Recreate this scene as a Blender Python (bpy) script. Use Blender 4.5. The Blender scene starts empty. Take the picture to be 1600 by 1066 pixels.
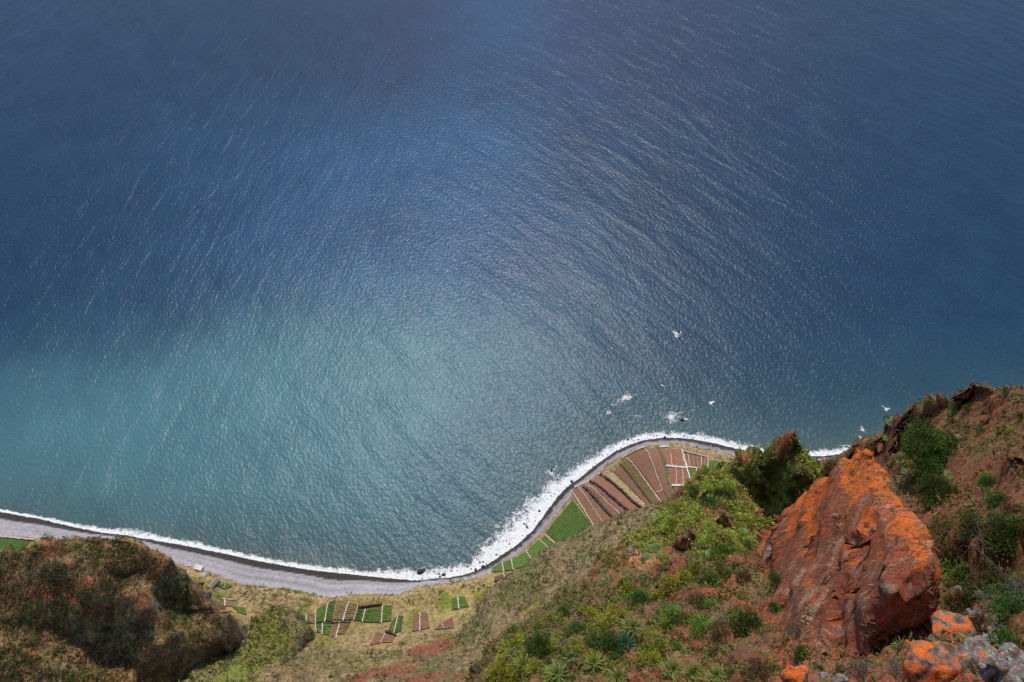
import bpy, math, random
import numpy as np
from mathutils import Vector, Matrix
random.seed(7); RNG = np.random.default_rng(7)
SC = bpy.context.scene
COL = SC.collection

# ------------------------------------------------------------------ camera, sky, sun, exposure
CAM_H, PITCH, FPX = 580.0, math.radians(50), 1256.0      # lookout height, downward tilt, focal length in 1600-wide pixels
cd = bpy.data.cameras.new('camera'); cam = bpy.data.objects.new('camera', cd); COL.objects.link(cam)
cd.sensor_width = 36; cd.lens = 36 * FPX / 1600; cd.clip_start = 0.5; cd.clip_end = 60000
cam.location = (0, 0, CAM_H); cam.rotation_euler = (math.radians(90) - PITCH, 0, 0)
SC.camera = cam
SUN_EL, SUN_AZ = math.radians(54), math.radians(-3)      # azimuth from the seaward axis (+Y), positive to the right
w = bpy.data.worlds.new('World'); SC.world = w; w.use_nodes = True
nt = w.node_tree; sky = nt.nodes.new('ShaderNodeTexSky'); sky.sky_type = 'NISHITA'; sky.sun_disc = False
sky.sun_elevation = SUN_EL; sky.sun_rotation = SUN_AZ; sky.altitude = 500; sky.dust_density = 1.5
nt.links.new(sky.outputs[0], nt.nodes['Background'].inputs[0]); nt.nodes['Background'].inputs[1].default_value = 0.135
sl = bpy.data.lights.new('sun', 'SUN'); sun = bpy.data.objects.new('sun', sl); COL.objects.link(sun)
sl.energy = 3.2; sl.angle = math.radians(0.6); sl.color = (1, 0.95, 0.87)
sd = Vector((math.sin(SUN_AZ) * math.cos(SUN_EL), math.cos(SUN_AZ) * math.cos(SUN_EL), math.sin(SUN_EL)))
sun.rotation_euler = sd.to_track_quat('Z', 'Y').to_euler()
SC.view_settings.view_transform = 'Standard'; SC.view_settings.look = 'None'
SC.view_settings.gamma = 1; SC.view_settings.exposure = 0.0
SC.cycles.use_denoising = True
SC.cycles.max_bounces = 6; SC.cycles.transparent_max_bounces = 12

# ------------------------------------------------------------------ surveying helpers
CP, SP = math.cos(PITCH), math.sin(PITCH)
def ray(px, py):
    u, v = (px - 800) / FPX, (533 - py) / FPX
    d = np.array([u, CP + v * SP, -SP + v * CP])
    return d / np.linalg.norm(d)
def at_r(px, py, r): return np.array([0, 0, CAM_H]) + ray(px, py) * r
def at_z(px, py, z):
    d = ray(px, py); return np.array([0, 0, CAM_H]) + d * ((z - CAM_H) / d[2])

# ------------------------------------------------------------------ noise
_G = RNG.normal(size=(512, 3)); _G /= np.linalg.norm(_G, axis=1)[:, None]
_PERM = RNG.permutation(512).astype(np.int64)
def pn(P, seed=0):
    P = np.asarray(P, float); I = np.floor(P).astype(np.int64); F = P - I
    U = F * F * F * (F * (F * 6 - 15) + 10); out = 0
    for dx in (0, 1):
        for dy in (0, 1):
            hxy = _PERM[(_PERM[(I[:, 0] + dx + seed * 17) & 511] + I[:, 1] + dy) & 511]
            for dz in (0, 1):
                g = _G[_PERM[(hxy + I[:, 2] + dz) & 511]]
                n = g[:, 0] * (F[:, 0] - dx) + g[:, 1] * (F[:, 1] - dy) + g[:, 2] * (F[:, 2] - dz)
                wgt = (U[:, 0] if dx else 1 - U[:, 0]) * (U[:, 1] if dy else 1 - U[:, 1]) * (U[:, 2] if dz else 1 - U[:, 2])
                out = out + n * wgt
    return out * 1.6
def fbm(P, scale, octv=4, seed=0, gain=0.5, ridged=False, st=(1, 1, 1)):
    Q = np.asarray(P, float) * (np.array(st) / scale); a, s, tot = 1.0, 0, 0
    for o in range(octv):
        n = pn(Q, seed + o * 3)
        if ridged: n = 1 - 2 * np.abs(n)
        s = s + a * n; tot += a; a *= gain; Q = Q * 2.03 + 11.7
    return s / tot
_J = RNG.random((512, 3)); _VAL = RNG.uniform(-1, 1, 512)
def facet(P, scale, seed=0, st=(1, 1, 1), tilt=0.9):
    """broken-stone relief: cells of random height and tilt with sharp steps between them"""
    Q = np.asarray(P, float) * (np.array(st) / scale); Q = Q + 0.25 * np.c_[pn(Q * 1.3, seed + 1), pn(Q * 1.3 + 9, seed + 2), pn(Q * 1.3 + 17, seed + 3)]
    I = np.floor(Q).astype(np.int64); best = np.full(len(Q), 1e9); out = np.zeros(len(Q))
    for dx in (-1, 0, 1):
        for dy in (-1, 0, 1):
            hxy = _PERM[(_PERM[(I[:, 0] + dx + seed * 31) & 511] + I[:, 1] + dy) & 511]
            for dz in (-1, 0, 1):
                h = _PERM[(hxy + I[:, 2] + dz) & 511]; D = Q - (I + np.array([dx, dy, dz]) + _J[h]); d2 = (D * D).sum(1); m = d2 < best
                best = np.where(m, d2, best); out = np.where(m, _VAL[h] + tilt * (D * _G[h]).sum(1), out)
    return out
def planes(P, N, scale, seed=0, st=(1, 1, 1), amt=0.8, wob=0.3, M=None):
    """split the surface into flat broken faces: each cell of a random 3-D mosaic is pressed towards its own plane"""
    Q = (np.asarray(P, float) if M is None else P @ np.array(M).T) * (np.array(st) / scale)
    Q = Q + wob * np.c_[pn(Q * 1.1, seed + 1), pn(Q * 1.1 + 9, seed + 2), pn(Q * 1.1 + 17, seed + 3)]
    I = np.floor(Q).astype(np.int64); best = np.full(len(Q), 1e9); cid = np.zeros(len(Q), np.int64)
    for dx in (-1, 0, 1):
        for dy in (-1, 0, 1):
            hxy = _PERM[(_PERM[(I[:, 0] + dx + seed * 31) & 511] + I[:, 1] + dy) & 511]
            for dz in (-1, 0, 1):
                c = I + np.array([dx, dy, dz]); h = _PERM[(hxy + I[:, 2] + dz) & 511]; d2 = ((Q - (c + _J[h])) ** 2).sum(1); m = d2 < best
                best = np.where(m, d2, best); cid = np.where(m, ((c[:, 0] & 1023) << 20) | ((c[:, 1] & 1023) << 10) | (c[:, 2] & 1023), cid)
    _, inv = np.unique(cid, return_inverse=True); n = inv.max() + 1; cnt = np.bincount(inv, minlength=n)[:, None]
    C_ = np.stack([np.bincount(inv, P[:, k], n) for k in range(3)], 1) / cnt; Nn = np.stack([np.bincount(inv, N[:, k], n) for k in range(3)], 1)
    Nn /= np.linalg.norm(Nn, axis=1)[:, None] + 1e-9
    return P - Nn[inv] * (((P - C_[inv]) * Nn[inv]).sum(1) * amt)[:, None]
def vnormals(V, F_):
    fn = np.cross(V[F_[:, 1]] - V[F_[:, 0]], V[F_[:, 2]] - V[F_[:, 0]]); N = np.zeros_like(V)
    for k in range(F_.shape[1]): np.add.at(N, F_[:, k], fn)
    return N / (np.linalg.norm(N, axis=1)[:, None] + 1e-9)
def sstep(a, b, x):
    t = np.clip((x - a) / (b - a), 0, 1); return t * t * (3 - 2 * t)
def mixc(c, d, m): return c + (np.asarray(d) - c) * np.asarray(m)[:, None]

# ------------------------------------------------------------------ geometry helpers
def mesh_np(name, V, F, attrs=None, smooth=True):
    V = np.asarray(V, np.float32); F = np.asarray(F, np.int32)
    me = bpy.data.meshes.new(name); n = F.shape[1]
    me.vertices.add(len(V)); me.vertices.foreach_set('co', V.ravel())
    me.loops.add(F.size); me.loops.foreach_set('vertex_index', F.ravel())
    me.polygons.add(len(F)); me.polygons.foreach_set('loop_start', np.arange(0, F.size, n, dtype=np.int32))
    me.polygons.foreach_set('use_smooth', np.full(len(F), smooth))
    for k, a in (attrs or {}).items():
        a = np.asarray(a, np.float32)
        if a.ndim == 2:
            at = me.attributes.new(k, 'FLOAT_COLOR', 'POINT')
            at.data.foreach_set('color', np.c_[a, np.ones(len(a))].astype(np.float32).ravel())
        else:
            at = me.attributes.new(k, 'FLOAT', 'POINT'); at.data.foreach_set('value', a)
    me.update(calc_edges=True); return me
def put(name, me, mat=None, parent=None, label=None, cat=None, group=None, kind=None, mx=None):
    o = bpy.data.objects.new(name, me); COL.objects.link(o)
    if mat and me is not None and not me.materials: me.materials.append(mat)
    if parent: o.parent = parent
    if mx is not None: o.matrix_world = mx
    tag(o, label, cat, group, kind); return o
def tag(o, label=None, cat=None, group=None, kind=None):
    for k, v in (('label', label), ('category', cat), ('group', group), ('kind', kind)):
        if v: o[k] = v
def grid_faces(nx, ny):
    i = np.arange(nx * ny).reshape(ny, nx)
    return np.c_[i[:-1, :-1].ravel(), i[:-1, 1:].ravel(), i[1:, 1:].ravel(), i[1:, :-1].ravel()]
def compact(V, F, attrs):
    used = np.zeros(len(V), bool); used[F.ravel()] = True
    m = np.cumsum(used) - 1
    return V[used], m[F], {k: a[used] for k, a in attrs.items()}
def rbf_fit(C, c=1.0, lam=0.0):
    C = np.asarray(C, float); D = np.sqrt(((C[:, None, :2] - C[None, :, :2]) ** 2).sum(-1) + c * c)
    n = len(C); A = np.zeros((n + 3, n + 3)); A[:n, :n] = D + lam * np.eye(n)
    A[:n, n:] = np.c_[np.ones(n), C[:, :2]]; A[n:, :n] = A[:n, n:].T
    W = np.linalg.solve(A, np.r_[C[:, 2], 0, 0, 0])
    def f(x, y):
        x, y = np.asarray(x, float), np.asarray(y, float); out = W[n] + W[n + 1] * x + W[n + 2] * y
        for i in range(n): out = out + W[i] * np.sqrt((x - C[i, 0]) ** 2 + (y - C[i, 1]) ** 2 + c * c)
        return out
    return f
def seg_dist(x, y, L, closed=False):
    """distance to a polyline, nearest point, and fraction along it"""
    L = np.asarray(L, float); best = np.full(x.shape, 1e18); nx, ny = x.copy(), y.copy(); fr = np.zeros(x.shape)
    n = len(L) if closed else len(L) - 1
    side = np.zeros(x.shape)
    for i in range(n):
        a, b = L[i, :2], L[(i + 1) % len(L), :2]; d = b - a; l2 = d @ d + 1e-12
        t = np.clip(((x - a[0]) * d[0] + (y - a[1]) * d[1]) / l2, 0, 1)
        qx, qy = a[0] + t * d[0], a[1] + t * d[1]; dd = (x - qx) ** 2 + (y - qy) ** 2
        m = dd < best; best = np.where(m, dd, best); nx = np.where(m, qx, nx); ny = np.where(m, qy, ny)
        fr = np.where(m, i + t, fr)
        cr = d[0] * (y - a[1]) - d[1] * (x - a[0]); side = np.where(m, np.sign(cr), side)
    return np.sqrt(best), nx, ny, fr, side
def inside(x, y, L):
    L = np.asarray(L, float); r = np.zeros(x.shape, bool)
    for i in range(len(L)):
        (x1, y1), (x2, y2) = L[i, :2], L[(i + 1) % len(L), :2]
        if y1 == y2: continue
        c = ((y1 > y) != (y2 > y)) & (x < (x2 - x1) * (y - y1) / (y2 - y1) + x1); r ^= c
    return r
def normals(G):
    dx = np.gradient(G, axis=1); dy = np.gradient(G, axis=0); N = np.cross(dx, dy)
    return N / (np.linalg.norm(N, axis=2, keepdims=True) + 1e-12)

# ------------------------------------------------------------------ materials
def new_mat(name, rough=0.9, spec=0.3):
    m = bpy.data.materials.new(name); m.use_nodes = True; b = m.node_tree.nodes['Principled BSDF']
    b.inputs['Roughness'].default_value = rough; b.inputs['Specular IOR Level'].default_value = spec
    return m, m.node_tree, b
def nd(t, typ, **kw):
    n = t.nodes.new(typ)
    for k, v in kw.items():
        if k.startswith('i_'): n.inputs[k[2:].replace('_', ' ')].default_value = v
        else: setattr(n, k, v)
    return n
def noise_node(t, vec, scale, detail=4, rough=0.55, dist=0.0):
    n = nd(t, 'ShaderNodeTexNoise'); n.inputs['Scale'].default_value = scale; n.inputs['Detail'].default_value = detail
    n.inputs['Roughness'].default_value = rough; n.inputs['Distortion'].default_value = dist
    t.links.new(vec, n.inputs['Vector']); return n
def ramp(t, fac, stops):
    r = nd(t, 'ShaderNodeValToRGB'); e = r.color_ramp.elements
    while len(e) < len(stops): e.new(0.5)
    for el, (p, c) in zip(e, stops): el.position = p; el.color = (*c, 1) if len(c) == 3 else c
    t.links.new(fac, r.inputs[0]); return r
def math_node(t, op, a, b=None, clamp=False):
    n = nd(t, 'ShaderNodeMath', operation=op, use_clamp=clamp)
    for i, v in enumerate((a, b)):
        if v is None: continue
        if isinstance(v, (int, float)): n.inputs[i].default_value = v
        else: t.links.new(v, n.inputs[i])
    return n.outputs[0]
def mix_rgb(t, fac, a, b, mode='MIX'):
    n = nd(t, 'ShaderNodeMix', data_type='RGBA', blend_type=mode)
    for s, v in ((n.inputs[0], fac), (n.inputs[6], a), (n.inputs[7], b)):
        if isinstance(v, (int, float)): s.default_value = v
        elif isinstance(v, tuple): s.default_value = (*v, 1)
        else: t.links.new(v, s)
    return n.outputs[2]
def terrain_mat(name, unit, bump=0.5, var=0.55):
    """albedo from the surveyed ground-cover attribute, broken up by grain at the given unit (metres)"""
    m, t, b = new_mat(name, 0.95, 0.15)
    at = nd(t, 'ShaderNodeAttribute', attribute_name='Col'); g = nd(t, 'ShaderNodeNewGeometry')
    n1 = noise_node(t, g.outputs['Position'], 1 / unit, 6, 0.65); n2 = noise_node(t, g.outputs['Position'], 0.23 / unit, 3, 0.6)
    r1 = ramp(t, n1.outputs[0], [(0.28, (1 - var,) * 3), (0.5, (1, 1, 1)), (0.74, (1 + var,) * 3)])
    r2 = ramp(t, n2.outputs[0], [(0.3, (0.88, 0.94, 0.86)), (0.7, (1.12, 1.05, 1.1))])
    c = mix_rgb(t, 1.0, at.outputs['Color'], r1.outputs[0], 'MULTIPLY'); c = mix_rgb(t, 1.0, c, r2.outputs[0], 'MULTIPLY')
    t.links.new(c, b.inputs['Base Color'])
    bp = nd(t, 'ShaderNodeBump'); bp.inputs['Strength'].default_value = bump; bp.inputs['Distance'].default_value = unit * 0.6
    t.links.new(n1.outputs[0], bp.inputs['Height']); t.links.new(bp.outputs[0], b.inputs['Normal'])
    return m
def simple_mat(name, c1, c2, scale, rough=0.9, bump=0.0, spec=0.25, objvar=0.0, sub=0.0):
    m, t, b = new_mat(name, rough, spec)
    tc = nd(t, 'ShaderNodeTexCoord'); n = noise_node(t, tc.outputs['Object'], scale, 5, 0.6)
    c = ramp(t, n.outputs[0], [(0.3, c1), (0.7, c2)]).outputs[0]
    if objvar:
        oi = nd(t, 'ShaderNodeObjectInfo'); h = nd(t, 'ShaderNodeHueSaturation')
        t.links.new(c, h.inputs['Color'])
        v = math_node(t, 'MULTIPLY_ADD', oi.outputs['Random'], objvar * 2); v.node.inputs[2].default_value = 1 - objvar
        t.links.new(v, h.inputs['Value'])
        hh = math_node(t, 'MULTIPLY_ADD', oi.outputs['Random'], 0.05); hh.node.inputs[2].default_value = 0.475
        t.links.new(hh, h.inputs['Hue']); c = h.outputs[0]
    t.links.new(c, b.inputs['Base Color'])
    if bump:
        bp = nd(t, 'ShaderNodeBump'); bp.inputs['Strength'].default_value = bump; bp.inputs['Distance'].default_value = 0.5 / scale
        t.links.new(n.outputs[0], bp.inputs['Height']); t.links.new(bp.outputs[0], b.inputs['Normal'])
    return m

# ================================================================== SHORE LINES (surveyed from the photograph, sea level z = 0)
SHORE_PX = [(-420, 720), (-200, 760), (0, 799), (60, 810), (140, 828), (220, 840), (320, 858), (400, 875), (480, 889), (560, 898), (620, 904),
            (655, 906), (700, 902), (740, 893), (770, 876), (800, 856), (830, 830), (855, 797), (880, 766), (910, 743), (940, 719),
            (970, 701), (1010, 687), (1060, 684), (1110, 691), (1160, 703), (1220, 712), (1290, 712), (1350, 706), (1450, 698), (1700, 680), (2000, 660)]
BACK_PX = [(-420, 760), (-200, 802), (0, 838), (60, 841), (110, 846), (200, 852), (300, 888), (380, 914), (470, 924), (510, 934), (620, 930), (655, 917),
           (700, 911), (745, 903), (778, 888), (812, 864), (842, 838), (868, 806), (892, 774), (918, 752), (948, 728), (975, 710), (1010, 697), (1060, 694),
           (1110, 704), (1160, 715), (1220, 722), (1290, 720), (1350, 714), (1450, 708), (1700, 690), (2000, 670)]
SHORE = np.array([at_z(x, y, 0.0) for x, y in SHORE_PX]); BACK = np.array([at_z(x, y, 4.0) for x, y in BACK_PX])

# ================================================================== FIELD PLOTS (quads, traced in zoomed views)
def z6(x, y): return (800 + x / 3.5525, 560 + y / 3.5525)
def z3(x, y): return (600 + x / 3.4825, 760 + y / 3.4825)
def z2(x, y): return (300 + x / 3.4825, 760 + y / 3.4825)
def z1(x, y): return (x / 3.4825, 760 + y / 3.4825)
BROWN, RED, GREEN, OLIVE, DARKGREEN = 'brown', 'red', 'green', 'olive', 'darkgreen'
# (view, quad, soil kind, crop-row count, rows run along edge 0-1 (0) or edge 1-2 (1), where it lies)
PLOTS = [
 (z6, [(332, 738), (364, 714), (528, 934), (484, 958)], BROWN, 5, 1, 'bordering the largest green plot'),
 (z6, [(368, 712), (394, 697), (588, 908), (533, 932)], BROWN, 5, 1, 'second in from the largest green plot'),
 (z6, [(398, 704), (402, 699), (644, 893), (595, 906)], BROWN, 4, 1, 'tapering wedge between a dark step and a pale path'),
 (z6, [(405, 692), (427, 684), (667, 865), (650, 892)], BROWN, 4, 1, 'between a pale path and a dark terrace wall'),
 (z6, [(434, 683), (486, 648), (736, 846), (674, 862)], RED, 26, 0, 'with short cross rows beside the dry grass track'),
 (z6, [(560, 628), (598, 594), (808, 836), (788, 842)], BROWN, 7, 1, 'just east of the dry grass track'),
 (z6, [(602, 588), (632, 554), (864, 832), (812, 836)], OLIVE, 8, 1, 'with faint green rows in the middle of the fan'),
 (z6, [(638, 549), (734, 502), (830, 732), (800, 740)], BROWN, 11, 1, 'widest at the seaward edge of the fan'),
 (z6, [(740, 500), (806, 497), (902, 820), (838, 734)], BROWN, 9, 1, 'along the dark sunken lane'),
 (z6, [(803, 745), (834, 738), (898, 826), (868, 831)], BROWN, 5, 1, 'at the landward tip of the fan'),
 (z6, [(828, 502), (936, 507), (952, 603), (858, 593)], RED, 9, 0, 'seaward of the white cross wall past the sunken lane'),
 (z6, [(862, 607), (966, 614), (986, 700), (887, 703)], RED, 9, 0, 'between the two white cross walls past the sunken lane'),
 (z6, [(893, 714), (996, 714), (985, 760), (925, 798)], BROWN, 6, 0, 'landward of the white cross walls by the bushy point'),
 (z6, [(948, 524), (1083, 554), (1082, 610), (966, 599)], BROWN, 6, 1, 'farthest along the shore'),
 (z6, [(1090, 570), (1140, 572), (1135, 612), (1090, 614)], GREEN, 4, 0, 'small and bright at the far end of the shore terraces'),
 (z6, [(977, 612), (1019, 614), (1020, 690), (1002, 700)], GREEN, 5, 1, 'narrow one west of a thin pale path'),
 (z6, [(1028, 614), (1088, 626), (1070, 652), (1027, 688)], GREEN, 5, 1, 'tapering one east of a thin pale path'),
 (z6, [(335, 787), (478, 962), (258, 1028), (188, 965)], DARKGREEN, 15, 0, 'the largest of the shore terraces'),
 (z3, [(876, 268), (938, 321), (915, 348), (850, 288)], GREEN, 4, 0, 'thin strip below the largest green plot'),
 (z3, [(844, 290), (904, 350), (818, 418), (780, 350)], GREEN, 7, 0, 'second strip below the largest green plot'),
 (z3, [(771, 353), (812, 422), (708, 453), (694, 398)], GREEN, 7, 0, 'third strip below the largest green plot'),
 (z3, [(688, 400), (702, 456), (656, 461), (648, 412)], GREEN, 5, 0, 'small square above the rocky cove'),
 (z3, [(637, 416), (644, 462), (586, 466), (592, 440)], GREEN, 4, 0, 'last plot of the strip above the rocky cove'),
 (z3, [(600, 492), (646, 478), (652, 500), (602, 514)], OLIVE, 3, 0, 'tiny pale terrace below the cove strip'),
 (z3, [(658, 474), (728, 464), (726, 498), (660, 500)], OLIVE, 3, 0, 'shallow terrace below the cove strip'),
 (z3, [(740, 462), (800, 448), (780, 478), (738, 490)], GREEN, 3, 0, 'sliver of green under the dry slope'),
 (z3, [(366, 612), (396, 602), (405, 668), (370, 674)], GREEN, 5, 0, 'left half of the isolated pair on the dry flat'),
 (z3, [(404, 600), (440, 602), (463, 655), (413, 664)], GREEN, 5, 0, 'right half of the isolated pair on the dry flat'),
 (z3, [(160, 687), (190, 687), (193, 784), (152, 790)], BROWN, 12, 0, 'left half of the bare pair under the dry flat'),
 (z3, [(198, 687), (235, 687), (249, 770), (200, 782)], BROWN, 12, 0, 'right half of the bare pair under the dry flat'),
 (z3, [(312, 747), (373, 712), (380, 770), (274, 780)], BROWN, 8, 0, 'wedge of bare soil above the red earth scar'),
 (z2, [(682, 668), (738, 640), (720, 733), (676, 742)], GREEN, 10, 0, 'westernmost big green plot of the lower terraces'),
 (z2, [(746, 634), (783, 618), (763, 732), (726, 734)], DARKGREEN, 11, 0, 'second big green plot of the lower terraces'),
 (z2, [(790, 618), (848, 632), (818, 728), (768, 728)], OLIVE, 10, 0, 'olive plot in the middle of the lower terraces'),
 (z2, [(858, 632), (903, 642), (878, 724), (826, 729)], OLIVE, 9, 0, 'olive plot east of the widest pale path'),
 (z2, [(908, 666), (942, 672), (922, 735), (883, 728)], DARKGREEN, 7, 0, 'narrow green plot under the dark ledge'),
 (z2, [(950, 670), (1032, 654), (1026, 743), (932, 738)], GREEN, 9, 0, 'brightest wide plot under the dark ledge'),
 (z2, [(1042, 650), (1090, 647), (1083, 733), (1036, 740)], GREEN, 9, 0, 'easternmost big green plot of the lower terraces'),
 (z2, [(676, 750), (707, 745), (705, 802), (680, 794)], GREEN, 6, 0, 'small lower-row plot beside the dark knoll'),
 (z2, [(716, 742), (763, 738), (746, 812), (714, 806)], GREEN, 8, 0, 'lower-row green plot next to bare soil'),
 (z2, [(770, 738), (802, 736), (778, 826), (752, 816)], BROWN, 9, 0, 'lower-row bare strip west of a pale path'),
 (z2, [(810, 738), (858, 741), (830, 806), (788, 803)], OLIVE, 7, 0, 'lower-row olive plot east of a pale path'),
 (z2, [(562, 702), (615, 702), (619, 744), (584, 738)], GREEN, 5, 0, 'small plot touching the top of the dark knoll'),
 (z2, [(628, 692), (668, 688), (664, 748), (630, 744)], OLIVE, 6, 0, 'brownish plot at the edge of the dark knoll'),
 (z2, [(1087, 740), (1117, 706), (1092, 796), (1068, 784)], GREEN, 7, 0, 'slanted plot west of its pale path'),
 (z2, [(1127, 704), (1150, 706), (1138, 788), (1102, 800)], DARKGREEN, 7, 0, 'slanted plot east of its pale path'),
 (z2, [(1002, 792), (1046, 800), (1022, 850), (968, 868)], BROWN, 7, 0, 'left half of the low bare terrace'),
 (z2, [(1056, 802), (1106, 815), (1088, 850), (1032, 850)], BROWN, 6, 0, 'right half of the low bare terrace'),
 (z2, [(216, 652), (288, 660), (298, 700), (262, 690)], GREEN, 4, 0, 'small plot tucked behind the dark headland'),
 (z2, [(182, 618), (228, 622), (224, 654), (184, 650)], BROWN, 3, 0, 'tiny bare terrace beside the dark headland'),
 (z2, [(140, 542), (188, 522), (220, 545), (180, 560)], GREEN, 4, 0, 'plot beside the huts at the beach'),
 (z1, [(-130, 262), (165, 300), (60, 425), (-130, 440)], DARKGREEN, 22, 1, 'beach-side plot beyond the dark headland'),
]
CTRL = []                                                    # lowland survey points (px, py, z)
for (x, y) in SHORE_PX: CTRL.append((x, y, 0.0)); CTRL.append((x - 4, y - 30, -6.0)); CTRL.append((x, y - 110, -14.0))
for (x, y) in BACK_PX: CTRL.append((x, y, 4.5))
CTRL += [(-300, 830, 12), (-100, 860, 10), (0, 870, 9), (60, 880, 10), (200, 900, 12), (330, 915, 10), (330, 940, 14), (370, 955, 20), (420, 940, 12),
         (480, 945, 11), (520, 950, 11), (560, 945, 12), (600, 950, 13), (560, 985, 18), (530, 992, 20), (640, 950, 12), (660, 972, 18), (620, 1000, 28),
         (700, 950, 15), (715, 940, 14), (690, 975, 22), (740, 925, 12), (760, 910, 12), (790, 905, 14), (770, 930, 18), (800, 880, 11), (840, 858, 12), (885, 815, 12),
         (920, 830, 16), (930, 765, 12), (1000, 710, 12), (1040, 720, 13), (1100, 715, 12), (1060, 790, 24), (990, 800, 20), (940, 820, 20), (1010, 805, 24), (1120, 740, 22),
         (1190, 740, 30), (1240, 750, 50), (1300, 726, 16), (1310, 750, 40), (1350, 730, 24), (1400, 740, 50), (1600, 740, 60), (1800, 740, 60),
         (400, 1000, 45), (330, 1000, 38), (300, 1066, 84), (420, 1066, 95), (520, 1020, 36), (520, 1066, 78), (600, 1066, 88), (650, 1030, 52), (700, 1000, 36), (700, 1066, 110),
         (760, 960, 38), (760, 1010, 70), (800, 940, 46), (780, 1066, 150), (850, 920, 60), (850, 990, 120), (920, 880, 60), (920, 960, 130), (990, 850, 70),
         (1000, 920, 130), (1060, 840, 90), (1100, 900, 150), (1000, 1066, 230), (1200, 900, 170), (1200, 820, 110), (1400, 850, 150), (1600, 850, 150), (300, 1200, 170), (600, 1200, 230), (900, 1200, 300), (0, 1000, 22), (0, 1100, 30), (-200, 950, 20), (150, 1000, 22), (150, 1100, 40), (240, 1000, 30), (240, 1066, 58)]
CW = np.array([at_z(*c) for c in CTRL]); LOW = rbf_fit(CW, 6.0, 0.0)
def low_hit(px, py):
    """where the ray through a survey pixel meets the lowland surface"""
    d = ray(px, py); z = 10.0
    for _ in range(25):
        p = np.array([0, 0, CAM_H]) + d * ((z - CAM_H) / d[2]); z += 0.6 * (float(LOW(p[0], p[1])) - z)
    return np.array([p[0], p[1], z])
PLOT_W = [[low_hit(*v(*c)) for c in q] for v, q, *_ in PLOTS]

# ================================================================== LOWLAND: beach and coastal slopes in one survey grid, split by cover
RES = 1.35
gx = np.arange(-500, 470, RES); gy = np.arange(112, 425, RES); X, Y = np.meshgrid(gx, gy); xf, yf = X.ravel(), Y.ravel()
dS, _, _, frS, sideS = seg_dist(xf, yf, SHORE); dS = np.where(sideS > 0, -dS, dS)      # + inland
dB, _, _, frB, sideB = seg_dist(xf, yf, BACK); dB = np.where(sideB > 0, -dB, dB)
zl = LOW(xf, yf)
flat = np.zeros(len(xf))
for q in PLOT_W:
    q = np.array(q); m = (xf > q[:, 0].min() - 8) & (xf < q[:, 0].max() + 8) & (yf > q[:, 1].min() - 8) & (yf < q[:, 1].max() + 8)
    d, *_ = seg_dist(xf[m], yf[m], q, True); d = np.where(inside(xf[m], yf[m], q), 0, d)
    flat[m] = np.maximum(flat[m], 1 - sstep(1.0, 7.0, d))
P0 = np.c_[xf, yf, zl]
rough = sstep(1, 25, dB) * (1 - flat); hi = sstep(25, 90, zl)
bank = np.exp(-((dB - 5) / 4.0) ** 2) * (1 - flat)
zl = zl + bank * (1.6 + 1.5 * fbm(P0, 9, 3, 4)) + rough * (2.2 * fbm(P0, 26, 4, 1) + 2.2 * (fbm(P0, 22, 5, 3, 0.6, ridged=True) - .4) + 1.0 * facet(P0, 11, 19) + hi * 8 * fbm(P0, 60, 4, 2, ridged=True) + 0.7 * fbm(P0, 5, 3, 5)) - 0.45 * flat
between = np.clip(dS / (dS + np.abs(dB) + 1e-6), 0, 1)
berm = sstep(0, 4, dS) * (1 - sstep(-2, 3, dB))
zl = zl + berm * (0.35 * np.sin(between * 22 + 1.5 * fbm(P0, 60, 2, 6)) + 0.2 * fbm(P0, 4, 3, 7))
zl = np.where(dS < 0, np.minimum(zl, 0.02 * dS - 0.05), np.maximum(zl, 0.05 + 0.07 * np.minimum(dS, 20)))
P0[:, 2] = zl; G0 = P0.reshape(len(gy), len(gx), 3); N0 = normals(G0).reshape(-1, 3)
# ground cover
n1, n2, n3 = fbm(P0, 34, 4, 20), fbm(P0, 9, 4, 21), fbm(P0, 3.4, 3, 22)
C = np.tile((0.30, 0.215, 0.105), (len(P0), 1))
C = mixc(C, (0.36, 0.25, 0.13), sstep(0.0, 0.5, n2))
C = mixc(C, (0.25, 0.20, 0.055), sstep(0.05, 0.35, fbm(P0, 45, 3, 30)))
C = mixc(C, (0.115, 0.135, 0.032), sstep(0.12, 0.32, n1 + 0.35 * n3) * 0.85)
C = mixc(C, (0.075, 0.085, 0.03), sstep(0.18, 0.36, n3 + 0.3 * n1) * 0.75)
C = mixc(C, (0.27, 0.125, 0.07), sstep(0.16, 0.34, fbm(P0, 40, 4, 24) + 0.25 * n2 - 0.14 + 0.08 * hi) * 0.7)
C = mixc(C, (0.12, 0.09, 0.06), sstep(0.75, 0.45, N0[:, 2]) * 0.7)
def blotch(C, P, px, py, rad, col, amt=0.9, edge=8.0, seed=40, hit=low_hit, squash=1.0):
    c = hit(px, py); d = np.hypot((P[:, 0] - c[0]) / squash, P[:, 1] - c[1])
    return mixc(C, col, amt * (1 - sstep(rad * 0.75, rad * 1.15, d + 0.45 * rad * fbm(P, rad * 0.7, 4, seed))))
for px, py, r, sq in ((692, 1010, 9, 1.5), (655, 1016, 6, 1.3), (610, 1050, 7, 2.4), (665, 1062, 7, 2.0), (720, 1062, 5, 1.3), (560, 1062, 5, 1.5)):
    C = blotch(C, P0, px, py, r, (0.25, 0.085, 0.055), 0.9, squash=sq)
for px, py, r, sq in ((705, 925, 26, 2.0), (750, 945, 18, 2.0), (790, 925, 12, 1.6)): C = blotch(C, P0, px, py, r, (0.34, 0.265, 0.10), 0.6, seed=43, squash=sq)
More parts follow.
